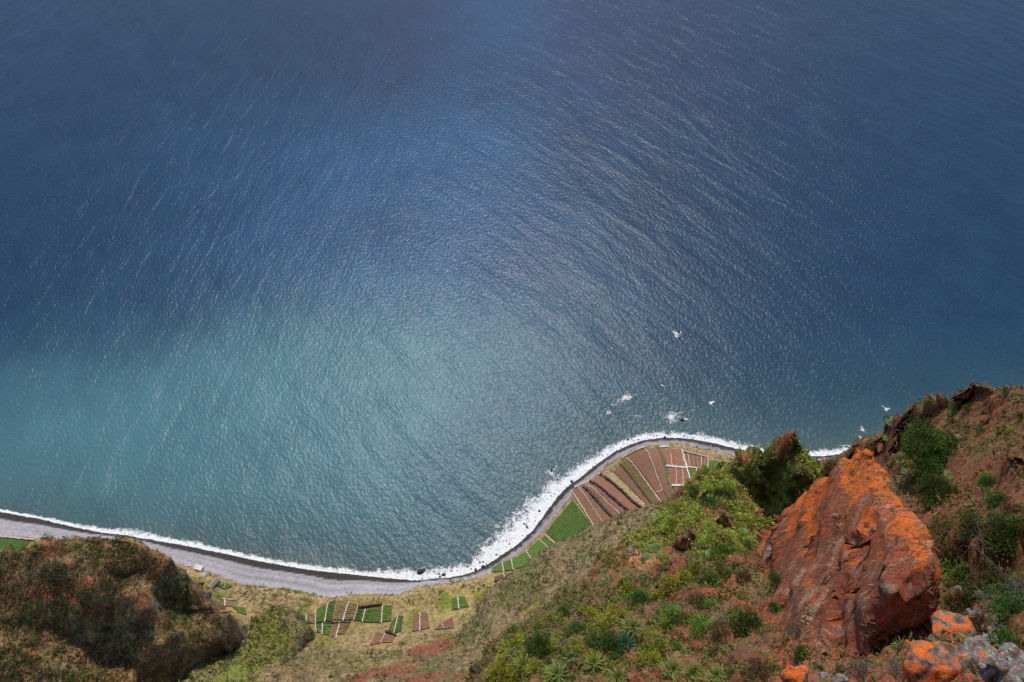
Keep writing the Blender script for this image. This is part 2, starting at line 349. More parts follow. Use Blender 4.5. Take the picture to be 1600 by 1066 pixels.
for px, py, r, sq in ((360, 1040, 22, 1), (330, 1030, 12, 1), (648, 965, 9, .7), (695, 940, 9, .7), (755, 935, 8, 1), (470, 920, 7, 3)): C = blotch(C, P0, px, py, r, (0.16, 0.20, 0.028), 0.8, seed=46, squash=sq)
C = mixc(C, (0.44, 0.30, 0.17), np.exp(-((dB - 4) / 2.5) ** 2) * 0.75 * (1 - flat) * sstep(-0.2, 0.2, n2 + 0.2))
# beach cover: dry violet-grey shingle, dark wet band by the water, drift stripes
tb = between + 0.05 * fbm(P0, 40, 3, 31) + 0.03 * n3
widebeach = 1 - sstep(-70, -35, xf)                              # broad shingle west of the cove, boulders east of it
CB = np.tile((0.335, 0.312, 0.335), (len(P0), 1))
stripes = fbm(np.c_[tb * 9 + 0.2 * n1, frS * 0.35, 0 * tb], 1.0, 3, 33)
CB = mixc(CB, (0.47, 0.445, 0.465), sstep(0.0, 0.5, stripes) * 0.8)
CB = mixc(CB, (0.24, 0.225, 0.235), sstep(0.1, 0.5, -stripes) * 0.8)
CB = mixc(CB, (0.19, 0.165, 0.15), (1 - widebeach) * 0.55 * sstep(-0.3, 0.3, n3))
wet = np.where(widebeach > 0.5, 1 - sstep(0.27, 0.33, tb), 1 - sstep(0.38, 0.58, tb + 0.3 * n3))
CB = mixc(CB, (0.040, 0.034, 0.030), wet * 0.95)
CB = mixc(CB, (0.05, 0.045, 0.04), np.where(dS < 0, 1, 0))
F = grid_faces(len(gx), len(gy)); fz = zl[F].min(1); fin = (dB + 1.6 * fbm(P0, 7, 3, 9))[F].mean(1) > 0
keep = (zl[F].max(1) > -5) & (fz < 320)
beach_o = None
for nm, sel, cc, unit in (('beach', ~fin & keep, CB, 1.0), ('terrain', fin & keep, C, 2.2)):
    V, f, a = compact(P0, F[sel], {'Col': cc})
    o = put(nm, mesh_np(nm, V, f, a), terrain_mat('shingle' if nm == 'beach' else 'dry_slope', unit, 0.8 if nm == 'beach' else 0.9, 0.42 if nm == 'beach' else 0.6))
    tag(o, 'grey shingle beach with a dark wet band along the surf' if nm == 'beach' else 'dry grassy coastal slope and farmed flat behind the beach', None, None, 'structure')
TERRAIN = {}

# ================================================================== SEA
def sea():
    xs = np.unique(np.r_[np.linspace(-40000, -1500, 14), np.arange(-1500, 1500.1, 8.0), np.linspace(1500, 40000, 14)])
    ys = np.unique(np.r_[np.linspace(-2000, 120, 6), np.arange(120, 1700, 8.0), np.linspace(1700, 60000, 18)])
    Xs, Ys = np.meshgrid(xs, ys); x, y = Xs.ravel(), Ys.ravel(); P = np.c_[x, y, 0 * x]
    d, _, _, fr, side = seg_dist(x, y, SHORE); off = np.where(side > 0, d, -d)
    n = fbm(P, 160, 4, 50); nb = fbm(P, 420, 3, 51)
    shallow = np.exp(-np.maximum(off, 0) / (55 + 20 * nb)) * 1.0
    def blob(px, py, rx, ry, amp):
        c = at_z(px, py, 0); k = ((x - c[0]) / rx) ** 2 + ((y - c[1]) / ry) ** 2
        return amp * np.exp(-k * (1 + 0.9 * n)) * (1 + 0.35 * nb)
    turq = blob(260, 700, 230, 100, .75) + blob(560, 580, 170, 85, .7) + blob(640, 560, 170, 120, .3) + blob(60, 720, 200, 90, .5) + blob(620, 770, 130, 70, .3)
    pale = blob(600, 240, 230, 120, .8) + blob(730, 330, 90, 150, .6) + blob(700, 500, 130, 120, .6) + blob(480, 400, 160, 80, .5) + blob(790, 20, 90, 200, .6)
    silt = np.exp(-np.maximum(off, 0) / 16.0) * (0.6 + 0.8 * n)
    Cc = np.tile((0.014, 0.044, 0.088), (len(x), 1)); Cc = mixc(Cc, (0.036, 0.052, 0.112), sstep(650, 1150, y) * sstep(500, -100, np.abs(x - 60)) * 0.8)  # violet sky reflection far offshore is painted into the water colour
    Cc = mixc(Cc, (0.022, 0.080, 0.170), np.clip(pale, 0, 1))
    Cc = mixc(Cc, (0.068, 0.172, 0.212), np.clip(turq * (0.95 + 0.6 * n), 0, 1))
    Cc = mixc(Cc, (0.058, 0.125, 0.135), np.clip(shallow * 0.9, 0, 1))
    Cc = mixc(Cc, (0.10, 0.105, 0.085), np.clip(silt, 0, 1) * 0.7)
    me = mesh_np('sea', P, grid_faces(len(xs), len(ys)), {'Col': Cc})
    m, t, b = new_mat('sea_water', 0.27, 0.17); b.inputs['IOR'].default_value = 1.33
    at = nd(t, 'ShaderNodeAttribute', attribute_name='Col'); g = nd(t, 'ShaderNodeNewGeometry')
    nn = noise_node(t, g.outputs['Position'], 0.02, 5, 0.6)
    r = ramp(t, nn.outputs[0], [(0.3, (0.86, 0.88, 0.9)), (0.7, (1.14, 1.12, 1.1))])
    t.links.new(mix_rgb(t, 1.0, at.outputs['Color'], r.outputs[0], 'MULTIPLY'), b.inputs['Base Color'])
    # wind waves: crests bend from seaward (left) to oblique (right); short chop on top
    sx = nd(t, 'ShaderNodeSeparateXYZ'); t.links.new(g.outputs['Position'], sx.inputs[0])
    mr = nd(t, 'ShaderNodeMapRange', interpolation_type='SMOOTHSTEP'); mr.inputs['From Min'].default_value = -420; mr.inputs['From Max'].default_value = 60
    t.links.new(sx.outputs[0], mr.inputs[0])
    def waves(ang, wl, stretch, detail, dist=0.6):
        mp = nd(t, 'ShaderNodeMapping', vector_type='TEXTURE'); mp.inputs['Rotation'].default_value = (0, 0, ang); mp.inputs['Scale'].default_value = (wl, wl * stretch, 1)
        t.links.new(g.outputs['Position'], mp.inputs[0]); return noise_node(t, mp.outputs[0], 1.0, detail, 0.5, dist).outputs[0]
    hl, hr = waves(math.radians(-8), 15, 4.5, 4), waves(math.radians(42), 15, 4.5, 4)
    swell = nd(t, 'ShaderNodeMix'); t.links.new(mr.outputs[0], swell.inputs[0]); t.links.new(hl, swell.inputs[2]); t.links.new(hr, swell.inputs[3])
    chop = waves(math.radians(25), 2.4, 1.6, 3, 0.2)
    long = waves(math.radians(30), 42, 3.5, 2, 0.4)
    h = math_node(t, 'ADD', math_node(t, 'MULTIPLY', swell.outputs[0], 1.45), math_node(t, 'MULTIPLY', chop, 0.62))
    h = math_node(t, 'ADD', h, math_node(t, 'MULTIPLY', long, 1.6))
    bp = nd(t, 'ShaderNodeBump'); bp.inputs['Strength'].default_value = 1.0; bp.inputs['Distance'].default_value = 1.0
    t.links.new(h, bp.inputs['Height']); t.links.new(bp.outputs[0], b.inputs['Normal'])
    put('sea', me, m, label='deep blue sea fading to turquoise near the beach', kind='structure')
sea()

# surf: a broken sheet of foam lying on the water along the whole shore
def foam_mat(name):
    m, t, b = new_mat(name, 0.8, 0.2)
    at = nd(t, 'ShaderNodeAttribute', attribute_name='cover'); g = nd(t, 'ShaderNodeNewGeometry')
    n1 = noise_node(t, g.outputs['Position'], 0.22, 7, 0.72, 0.8); n2 = noise_node(t, g.outputs['Position'], 0.7, 4, 0.6)
    k = math_node(t, 'ADD', at.outputs['Fac'], math_node(t, 'MULTIPLY', math_node(t, 'SUBTRACT', n1.outputs[0], 0.5), 2.3))
    k = math_node(t, 'ADD', k, math_node(t, 'MULTIPLY', math_node(t, 'SUBTRACT', n2.outputs[0], 0.5), 0.9))
    r = ramp(t, k, [(0.36, (0, 0, 0)), (0.56, (.55, .55, .55)), (0.85, (1, 1, 1))])
    t.links.new(r.outputs[0], b.inputs['Alpha'])
    c = ramp(t, n2.outputs[0], [(0.3, (0.60, 0.62, 0.62)), (0.6, (0.84, 0.84, 0.83))]); t.links.new(c.outputs[0], b.inputs['Base Color'])
    return m
FOAM = foam_mat('sea_foam')
def foam():
    WPX = {-420: 3, 0: 4, 60: 4, 140: 7, 220: 11, 320: 8, 400: 7, 480: 7, 560: 9, 620: 14, 655: 17, 700: 17, 740: 19, 770: 32, 800: 40, 830: 42, 855: 40, 880: 30, 910: 20,
           940: 17, 970: 15, 1010: 14, 1060: 11, 1110: 14, 1160: 14, 1220: 12, 1290: 13, 1350: 13, 1450: 12, 2000: 10}
    s = np.arange(0, len(SHORE) - 1.001, 0.02); L = []
    def cr(i, t):                                    # smooth curve through the survey points
        p = [SHORE[min(max(i + k, 0), len(SHORE) - 1)] for k in (-1, 0, 1, 2)]
        return 0.5 * (2 * p[1] + (p[2] - p[0]) * t + (2 * p[0] - 5 * p[1] + 4 * p[2] - p[3]) * t * t + (3 * p[1] - p[0] - 3 * p[2] + p[3]) * t ** 3)
    L = np.array([cr(int(q), q - int(q)) for q in s]); Lx = np.interp(s, range(len(SHORE)), [p[0] for p in SHORE_PX])
    T = np.gradient(L, axis=0); T /= np.linalg.norm(T, axis=1)[:, None]; Nn = np.c_[-T[:, 1], T[:, 0]]
    Wd = np.interp(Lx, list(WPX), list(WPX.values())) * 0.62
    Wd = Wd * (1 + 0.6 * fbm(np.c_[s * 1.6, 0 * s, 0 * s], 1, 4, 60))
    nt_ = 22; tt = np.linspace(-0.25, 2.1, nt_)
    inn = 1 + 0.9 * fbm(np.c_[s * 2.2, 0 * s + 5, 0 * s], 1, 3, 61)
    V = []; cov = []
    for j, q in enumerate(tt):
        off = np.where(q < 0, q * 5.0 * inn, q * Wd)
        V.append(np.c_[L[:, 0] + Nn[:, 0] * off, L[:, 1] + Nn[:, 1] * off, np.full(len(s), 0.0)])
        cov.append(np.full(len(s), (min((q + 0.25) / 0.2, 1, (1.35 - q) / 1.1) * 1.3 - 0.32) if q < 1 else 0.095 - (q - 1) * 0.32))
    V = np.array(V).reshape(-1, 3); cov = np.array(cov).ravel()
    V[:, 2] = 0.30 + 0.9 * np.clip(fbm(V, 5, 3, 62), 0, 1) * np.clip(cov, 0, 1)
    d, _, _, _, side = seg_dist(V[:, 0], V[:, 1], SHORE)
    V[:, 2] += np.where(side < 0, d * 0.2, 0)
    put('surf_foam', mesh_np('surf_foam', V, grid_faces(len(s), nt_), {'cover': cov}), FOAM, label='white breaking surf along the curved shore', cat=None, kind='stuff')
foam()

# ================================================================== UPPER LAND: headland, spurs, ridge and near slope (height fields with crests and falling walls)
def patch(name, poly, ctrl, res, slope, rnd, dmax, shape, colour, mat, label, c=1.0, pad=None, cat=None, kind='structure', byz=False, crag=None, wall_amp=0.0, wall_len=3.0):
    """poly: crest outline (px, py, range); ctrl: points inside; beyond the outline the land falls away at `slope`"""
    at = at_z if byz else at_r
    PW = np.array([at(*p) for p in poly]); CWp = np.array([at(*p) for p in list(poly) + list(ctrl)])
    f = rbf_fit(CWp, c, 0.0); pad = pad or dmax
    def axis(a, b):                                     # fine over the top, coarser down the far walls
        out = [0.0]; st = res
        while out[-1] < pad: st = st * (1.0 if out[-1] < 25 * res else 1.12); out.append(out[-1] + st)
        return np.r_[(a - np.array(out[1:]))[::-1], np.arange(a, b, res), b + np.array(out)]
    ax = axis(PW[:, 0].min(), PW[:, 0].max()); ay = axis(PW[:, 1].min(), PW[:, 1].max())
    Xg, Yg = np.meshgrid(ax, ay); x, y = Xg.ravel(), Yg.ravel()
    wob = np.c_[x, y, 0 * x]
    if wall_amp:                                        # wandering, buttressed wall lines
        x2 = x + wall_amp * fbm(wob, wall_len * 3, 4, 70); y2 = y + wall_amp * fbm(wob, wall_len * 3, 4, 71)
    else: x2, y2 = x, y
    d, nx, ny, fr, _ = seg_dist(x2, y2, PW, True); ins = inside(x2, y2, PW); d = np.where(ins, 0, d)
    z = f(np.where(ins, x2, nx), np.where(ins, y2, ny)) - slope * (np.sqrt(d * d + rnd * rnd) - rnd)
    G = np.c_[x, y, z].reshape(len(ay), len(ax), 3); N = normals(G)
    P = G.reshape(-1, 3); P = shape(P, N.reshape(-1, 3), d)
    if crag:
        for sc_, sd_, st_, am_, M_ in crag: P = planes(P, normals(P.reshape(G.shape)).reshape(-1, 3), sc_, sd_, st_, am_, M=M_)
    N = normals(P.reshape(G.shape)).reshape(-1, 3)
    C = colour(P, N, d)
    Fq = grid_faces(len(ax), len(ay)); keep = d[Fq].min(1) < dmax
    V, Fq, a = compact(P, Fq[keep], {'Col': C})
    o = put(name, mesh_np(name, V, Fq, a), mat, label=label, cat=cat, kind=kind)
    return o

def pal(*c): return tuple(np.array(c))
SOIL, RUST, DRY, GRN, DGRN, ROCK, BRN = (0.20, 0.062, 0.036), (0.30, 0.075, 0.035), (0.26, 0.18, 0.085), (0.10, 0.125, 0.022), (0.042, 0.062, 0.014), (0.13, 0.11, 0.095), (0.115, 0.062, 0.035)
def disp(P, N, amt): return P + N * amt[:, None]

# --- dark headland on the left -------------------------------------------------------------------------------------
def sh_head(P, N, d):
    a = 13.0 * (fbm(P, 50, 6, 80, 0.58, ridged=True) - 0.42) + 1.6 * fbm(P, 9, 4, 81, 0.6)
    st = np.sin(P[:, 2] / 3.4 + 3.5 * fbm(P, 30, 3, 83)) * 0.7 * sstep(0.8, 0.4, N[:, 2])
    gul = 3.0 * (fbm(P, 14, 4, 84, 0.55, ridged=True, st=(1, 1, 0.2)) - 0.4) * sstep(0.85, 0.4, N[:, 2])
    return disp(P, N, (a + st + gul + 1.8 * facet(P, 13, 11)) * (1 - .6 * sstep(0, 5, d)) + 0.8 * facet(P, 5, 12) + 3.2 * (fbm(P, 12, 5, 86, .62, ridged=True, st=(1, 1, .3)) - .4) * sstep(0, 2, d))
def co_head(P, N, d):
    n1, n2, n3 = fbm(P, 34, 4, 90), fbm(P, 10, 4, 91), fbm(P, 3.2, 3, 92)
    C = np.tile((0.24, 0.14, 0.072), (len(P), 1))
    C = mixc(C, (0.36, 0.24, 0.115), sstep(0, 0.35, n2))
    C = mixc(C, (0.12, 0.13, 0.03), sstep(0.05, 0.3, n1 + 0.3 * n3) * 0.8)
    C = mixc(C, (0.27, 0.105, 0.055), sstep(0.10, 0.30, fbm(P, 22, 4, 93)) * 0.8)
    C = mixc(C, (0.070, 0.080, 0.022), sstep(0.14, 0.36, n3) * 0.6)
    C = mixc(C, (0.20, 0.165, 0.13), sstep(0.55, 0.25, N[:, 2]) * sstep(-.25, .2, fbm(P, 6, 4, 94, st=(1, 1, .3))) * 0.75)
    C = mixc(C, (0.055, 0.05, 0.03), sstep(0.1, 0.3, fbm(P, 7, 4, 95, st=(1, 1, .35))) * sstep(0.75, 0.4, N[:, 2]) * .8)
    c = at_z(122, 945, 108)
    dd = np.hypot((P[:, 0] - c[0]) / 3.2, (P[:, 1] - c[1]) / 0.8) + 2.5 * n2
    C = mixc(C, (0.33, 0.07, 0.045), (1 - sstep(5, 8, dd)) * 0.9)
    return C
HEAD_MAT = terrain_mat('headland_scrub', 1.5, 1.0, 0.75)
patch('headland', [(-160, 905, 120), (-40, 882, 125), (10, 864, 130), (50, 852, 134), (110, 846, 140), (150, 837, 146), (192, 841, 146), (217, 854, 142), (244, 867, 136), (262, 882, 130),
                   (276, 904, 122), (304, 927, 112), (330, 947, 102), (344, 965, 94), (322, 995, 90), (278, 1045, 92), (238, 1090, 96), (150, 1160, 104), (-160, 1160, 110)],
      [(60, 905, 129), (150, 880, 142), (230, 905, 130), (150, 930, 133), (60, 1010, 110), (200, 1025, 102), (100, 1050, 104), (270, 955, 106), (0, 950, 122), (230, 1060, 98), (250, 945, 121), (40, 930, 128), (90, 972, 109), (130, 1000, 103), (200, 932, 138), (180, 985, 110), (250, 1005, 112), (170, 960, 116)],
      0.85, 9.0, 1.5, 20, sh_head, co_head, HEAD_MAT, 'dark scrubby headland in shade above the shingle beach', c=4, byz=True, wall_amp=3.0, wall_len=9, crag=[(15, 31, (1, 1, .7), .55, None), (5, 32, (1, 1, .7), .5, None)])

# --- small dark knoll between headland and terraces ----------------------------------------------------------------
def sh_knoll(P, N, d):
    return disp(P, N, 2.5 * fbm(P, 22, 4, 100) + 1.2 * facet(P, 8, 18) + 1.0 * fbm(P, 7, 4, 101) + 0.8 * fbm(P, 2.8, 3, 102) + 1.5 * fbm(P, 7, 3, 103, ridged=True, st=(1, 1, .2)) * sstep(0.7, 0.3, N[:, 2]))
def co_knoll(P, N, d):
    n1, n2, n3 = fbm(P, 24, 4, 110), fbm(P, 8, 4, 111), fbm(P, 2.6, 3, 112)
    C = np.tile((0.24, 0.18, 0.085), (len(P), 1))
    C = mixc(C, (0.16, 0.17, 0.035), sstep(-0.1, 0.25, n1) * 0.8)
    C = mixc(C, (0.07, 0.085, 0.025), sstep(0.08, 0.3, n3 + .2 * n2) * 0.75)
    C = mixc(C, (0.10, 0.085, 0.055), sstep(0.6, 0.3, N[:, 2]) * 0.8)
    return C
patch('hill', [(385, 985, 44), (402, 965, 46), (424, 951, 48), (440, 951, 47), (450, 962, 45), (463, 975, 43), (470, 988, 44), (450, 1012, 60), (400, 1075, 98), (330, 1110, 120), (290, 1090, 112), (310, 1040, 80), (345, 1000, 55)],
      [(440, 975, 52), (400, 1020, 70), (350, 1060, 90)], 0.9, 4.5, 2.0, 26, sh_knoll, co_knoll, terrain_mat('knoll_scrub', 1.5, 1.0, 0.7),
      'scrubby knoll with a dark rocky flank beside the lower terraces', c=4, byz=True, wall_amp=2.5, wall_len=8, crag=[(7, 38, (1, 1, .6), .6, None)])

# --- brown hillside spur in front of the fan of fields -------------------------------------------------------------
def sh_spur(P, N, d):
    return disp(P, N, 3.0 * fbm(P, 34, 4, 120) + 2.4 * (fbm(P, 16, 5, 121, 0.6, ridged=True) - .4) + 0.7 * fbm(P, 3.0, 3, 122))
def co_spur(P, N, d):
    n1, n2, n3 = fbm(P, 30, 4, 130), fbm(P, 8, 4, 131), fbm(P, 2.4, 3, 132)
    C = np.tile((0.265, 0.19, 0.10), (len(P), 1))
    C = mixc(C, (0.31, 0.18, 0.115), sstep(0.05, 0.4, n2) * 0.8)
    C = mixc(C, (0.15, 0.155, 0.045), sstep(0.0, 0.3, n1) * 0.75)
    C = mixc(C, (0.085, 0.10, 0.035), sstep(0.08, 0.32, n3 + .25 * n1) * 0.8)
    C = mixc(C, (0.15, 0.11, 0.08), sstep(0.6, 0.35, N[:, 2]) * 0.6)
    return C
patch('hillside', [(760, 950, 583), (800, 915, 583), (840, 892, 582), (880, 868, 580), (925, 840, 578), (960, 825, 574), (1000, 811, 566), (1040, 798, 556), (1075, 782, 540), (1110, 780, 510),
                   (1150, 900, 430), (1000, 1000, 430), (880, 1080, 450), (780, 1100, 480), (730, 1040, 520)],
      [(850, 930, 548), (930, 880, 540), (1000, 850, 520), (820, 1000, 510), (900, 960, 490)], 1.0, 1.9, 4.0, 40, sh_spur, co_spur, terrain_mat('spur_scrub', 1.8, 1.0, 0.6),
      'brown hillside spur rising in front of the fan of fields', c=6, wall_amp=4.0, wall_len=10)

# --- mossy green bluff ---------------------------------------------------------------------------------------------
def sh_bluff(P, N, d):
    return disp(P, N, 1.8 * (fbm(P, 16, 6, 140, 0.55, ridged=True) - 0.45) + 0.6 * fbm(P, 3, 4, 141, 0.6) + 0.7 * facet(P, 5, 14) + 1.4 * (fbm(P, 6, 4, 143, ridged=True, st=(1, 1, .2)) - 0.4) * sstep(0.7, 0.3, N[:, 2]))
def co_bluff(P, N, d):
    n1, n2, n3 = fbm(P, 12, 4, 150), fbm(P, 4, 4, 151), fbm(P, 1.2, 3, 152)
    C = np.tile((0.13, 0.14, 0.03), (len(P), 1))
    C = mixc(C, (0.20, 0.19, 0.05), sstep(0, 0.35, n1) * 0.8)
    C = mixc(C, (0.06, 0.095, 0.016), sstep(0.05, 0.3, n2) * 0.8)
    C = mixc(C, (0.15, 0.085, 0.045), sstep(0.18, 0.4, fbm(P, 9, 4, 153)) * 0.6)
    C = mixc(C, (0.045, 0.055, 0.015), sstep(0.1, 0.35, n3) * 0.7)
    top = sstep(0.55, 0.85, N[:, 2])
    for px, py, r, rad in ((1235, 680, 138, 1.3), (1224, 692, 139.5, 1.3), (1165, 709, 145, 1.8), (1150, 718, 147, 1.6), (1135, 728, 148, 1.4)):
        c = at_r(px, py, r); C = mixc(C, (0.27, 0.085, 0.045), 0.85 * (1 - sstep(rad * .5, rad, np.hypot(P[:, 0] - c[0], P[:, 1] - c[1]) + 1.2 * n2)))
    return C
patch('bluff', [(1095, 765, 150), (1110, 744, 149), (1150, 718, 147), (1166, 709, 145), (1195, 706, 143), (1213, 701, 141.5), (1226, 688, 139), (1238, 676, 137), (1249, 688, 138), (1258, 706, 139.5), (1270, 724, 140),
                (1284, 752, 140.5), (1302, 800, 144), (1318, 860, 149), (1250, 910, 155), (1150, 910, 157), (1070, 850, 152)],
      [(1200, 745, 144), (1240, 720, 139.6), (1222, 735, 142.5), (1255, 775, 141), (1222, 790, 141.5), (1190, 800, 146.5), (1150, 770, 148), (1230, 850, 149), (1275, 800, 143)],
      0.36, 4.5, 1.2, 28, sh_bluff, co_bluff, terrain_mat('bluff_moss', 0.5, 1.0, 0.75), 'mossy green bluff with a rusty pointed summit in front of the surf', c=2, wall_amp=1.2, wall_len=4, crag=[(5.5, 33, (1, 1, .5), .7, None), (2, 34, (1, 1, .6), .5, None)])

# --- rust red cliff at the right edge ------------------------------------------------------------------------------
def sh_cliff(P, N, d):
    return disp(P, N, 4.0 * (fbm(P, 17, 6, 160, 0.55, ridged=True) - 0.45) + 0.5 * fbm(P, 2.5, 4, 161, 0.6) + 1.0 * facet(P, 7, 16) + 0.4 * facet(P, 2.4, 17) + 1.2 * (fbm(P, 5, 4, 163, ridged=True, st=(1, 1, .2)) - 0.4) * sstep(0.75, 0.4, N[:, 2]))
def co_cliff(P, N, d):
    n1, n2, n3 = fbm(P, 13, 4, 170), fbm(P, 4, 4, 171), fbm(P, 1.1, 3, 172)
    C = np.tile((0.19, 0.08, 0.042), (len(P), 1))
    C = mixc(C, (0.30, 0.09, 0.048), sstep(0.0, 0.35, n2) * 0.8)
    C = mixc(C, (0.19, 0.13, 0.06), sstep(0.05, 0.38, n1) * 0.5)
    C = mixc(C, (0.12, 0.12, 0.03), sstep(0.16, 0.4, n1 + .4 * n3) * 0.7)
    C = mixc(C, (0.07, 0.04, 0.025), sstep(0.15, 0.4, n3) * 0.6)
    crest = at_r(1440, 640, 128)
    C = mixc(C, (0.24, 0.185, 0.09), sstep(38, 60, P[:, 1]) * sstep(0.45, 0.7, N[:, 2]) * sstep(-0.2, 0.3, n2) * 0.7)
    return C
patch('cliff', [(1335, 735, 142), (1345, 712, 140), (1362, 692, 138), (1400, 664, 133), (1440, 636, 128), (1480, 621, 122), (1530, 606, 115), (1600, 598, 108), (1720, 590, 98), (1760, 700, 75), (1720, 900, 48), (1650, 1100, 34),
                (1500, 1100, 42), (1450, 1000, 56), (1420, 900, 74), (1400, 840, 92), (1370, 790, 113)],
      [(1450, 700, 119), (1530, 680, 108), (1450, 780, 108), (1530, 780, 88), (1600, 700, 94), (1600, 800, 71), (1500, 860, 72), (1580, 900, 59), (1520, 950, 57), (1610, 990, 46), (1540, 1030, 46)],
      0.26, 4.0, 1.2, 30, sh_cliff, co_cliff, terrain_mat('cliff_rust', 0.35, 1.0, 0.75), 'rust red cliff with dry scrub at the right edge', c=2, wall_amp=1.4, wall_len=4, crag=[(7, 35, (1, 1, .6), .7, None), (2.2, 36, (1, 1, .6), .6, None), (.8, 37, (1, 1, 1), .4, None)])

# --- near slope under the lookout ----------------------------------------------------------------------------------
def sh_near(P, N, d):
    return disp(P, N, 1.1 * fbm(P, 8, 5, 180) + 1.0 * (fbm(P, 5.0, 5, 181, 0.6, ridged=True) - 0.4) + 0.3 * facet(P, 1.6, 24) + 0.9 * (fbm(P, 3, 4, 183, ridged=True, st=(1, 1, .25)) - 0.4) * sstep(0.6, 0.3, N[:, 2]))
def co_near(P, N, d):
    n1, n2, n3 = fbm(P, 6, 4, 190), fbm(P, 1.8, 4, 191), fbm(P, 0.5, 3, 192)
    C = np.tile((0.185, 0.105, 0.055), (len(P), 1))
    C = mixc(C, (0.25, 0.165, 0.08), sstep(-0.05, 0.3, n2) * 0.8)
    C = mixc(C, (0.30, 0.078, 0.045), sstep(-0.02, 0.2, fbm(P, 5, 4, 193) + 0.02 * (P[:, 0] - 10)) * 0.9)
    C = mixc(C, (0.095, 0.10, 0.025), sstep(0.05, 0.35, n1 - 0.02 * (P[:, 0] - 10)) * 0.7)
    C = mixc(C, (0.09, 0.055, 0.03), sstep(0.15, 0.4, n3) * 0.6)
    C = mixc(C, (0.16, 0.075, 0.045), sstep(0.55, 0.3, N[:, 2]) * 0.7)
    c = at_r(1000, 868, 77)
    C = mixc(C, (0.46, 0.22, 0.10), 0.9 * (1 - sstep(1.0, 2.4, np.hypot(P[:, 0] - c[0], P[:, 1] - c[1]) + 0.9 * n2)))  # brighter orange patch, blending into the slope colour at its rim
    return C
NEAR_MAT = terrain_mat('near_soil', 0.16, 0.9, 0.7)
patch('slope', [(738, 1090, 64), (752, 1050, 66), (790, 1002, 69), (835, 975, 71), (870, 950, 73), (905, 925, 75), (938, 900, 77), (960, 880, 79), (1000, 850, 82), (1030, 815, 85), (1062, 790, 89), (1085, 760, 93), (1108, 735, 97), (1132, 738, 97),
                (1150, 770, 94), (1175, 800, 90), (1200, 838, 86), (1225, 860, 82), (1260, 862, 78), (1290, 850, 76), (1400, 900, 66), (1500, 1000, 52), (1560, 1120, 38), (1300, 1180, 36), (1000, 1180, 44), (760, 1180, 55)],
      [(850, 1040, 61), (950, 980, 65), (1000, 920, 70), (1050, 880, 75), (1100, 830, 83), (1120, 780, 90), (1130, 900, 72), (1180, 870, 77), (1100, 970, 62), (1000, 1050, 55), (1150, 1050, 53), (1250, 950, 67), (1250, 1030, 56), (1350, 1050, 50), (1450, 1050, 46)],
      0.16, 7.0, 0.8, 26, sh_near, co_near, NEAR_MAT, 'steep red earth slope with shrubs below the lookout', c=1.0, wall_amp=0.9, wall_len=2.5)

# --- orange lichen ridge -------------------------------------------------------------------------------------------
_d = np.array([-.46, -.85, -.25]); _d /= np.linalg.norm(_d); _e = np.cross(_d, (0, 0, 1)); _e /= np.linalg.norm(_e); _f = np.cross(_d, _e); GRAIN = np.stack([_e, _f, _d])   # the ridge's bedding runs down towards the lookout
def sh_ridge(P, N, d):
    stp = sstep(0.75, 0.35, N[:, 2])
    dirv = P[:, 0] * 0.8 + P[:, 1] * 0.25
    g = P @ GRAIN.T * np.array([1, 1, .16]); band = fbm(g, 1.5, 4, 203, .55, ridged=True)
    return disp(P, N, 0.40 * facet(g, 1.9, 5, tilt=.8) + 0.45 * fbm(P, 5, 3, 200) + 0.25 * (fbm(P, 1.2, 4, 202, 0.6, ridged=True) - .4) + 0.75 * (band - 0.4))
def co_ridge(P, N, d):
    n1, n2, n3 = fbm(P, 4.5, 4, 210), fbm(P, 1.4, 4, 211), fbm(P, 0.4, 3, 212)
    C = np.tile((0.215, 0.072, 0.042), (len(P), 1))
    C = mixc(C, (0.28, 0.066, 0.036), sstep(0, 0.35, n1) * 0.8)
    streak = fbm(P @ GRAIN.T * np.array([1, 1, .12]), 0.45, 4, 213, .6)
    C = mixc(C, (0.36, 0.25, 0.17), sstep(0.14, 0.30, streak + 0.2 * n1) * 0.75)
    lich = sstep(0.05, 0.15, fbm(P, 2.2, 6, 214, 0.7) + 0.45 * n3 + 0.08 * (P[:, 0] - 22.0) - 0.05) * sstep(16.5, 20.0, P[:, 0] + 0.1 * (P[:, 1] - 20))
    C = mixc(C, (0.56, 0.125, 0.022), lich * 0.92)
    C = mixc(C, (0.20, 0.175, 0.13), sstep(0.2, 0.4, n2) * 0.5)
    C = mixc(C, (0.09, 0.05, 0.03), sstep(0.18, 0.42, n3) * 0.6)
    return C
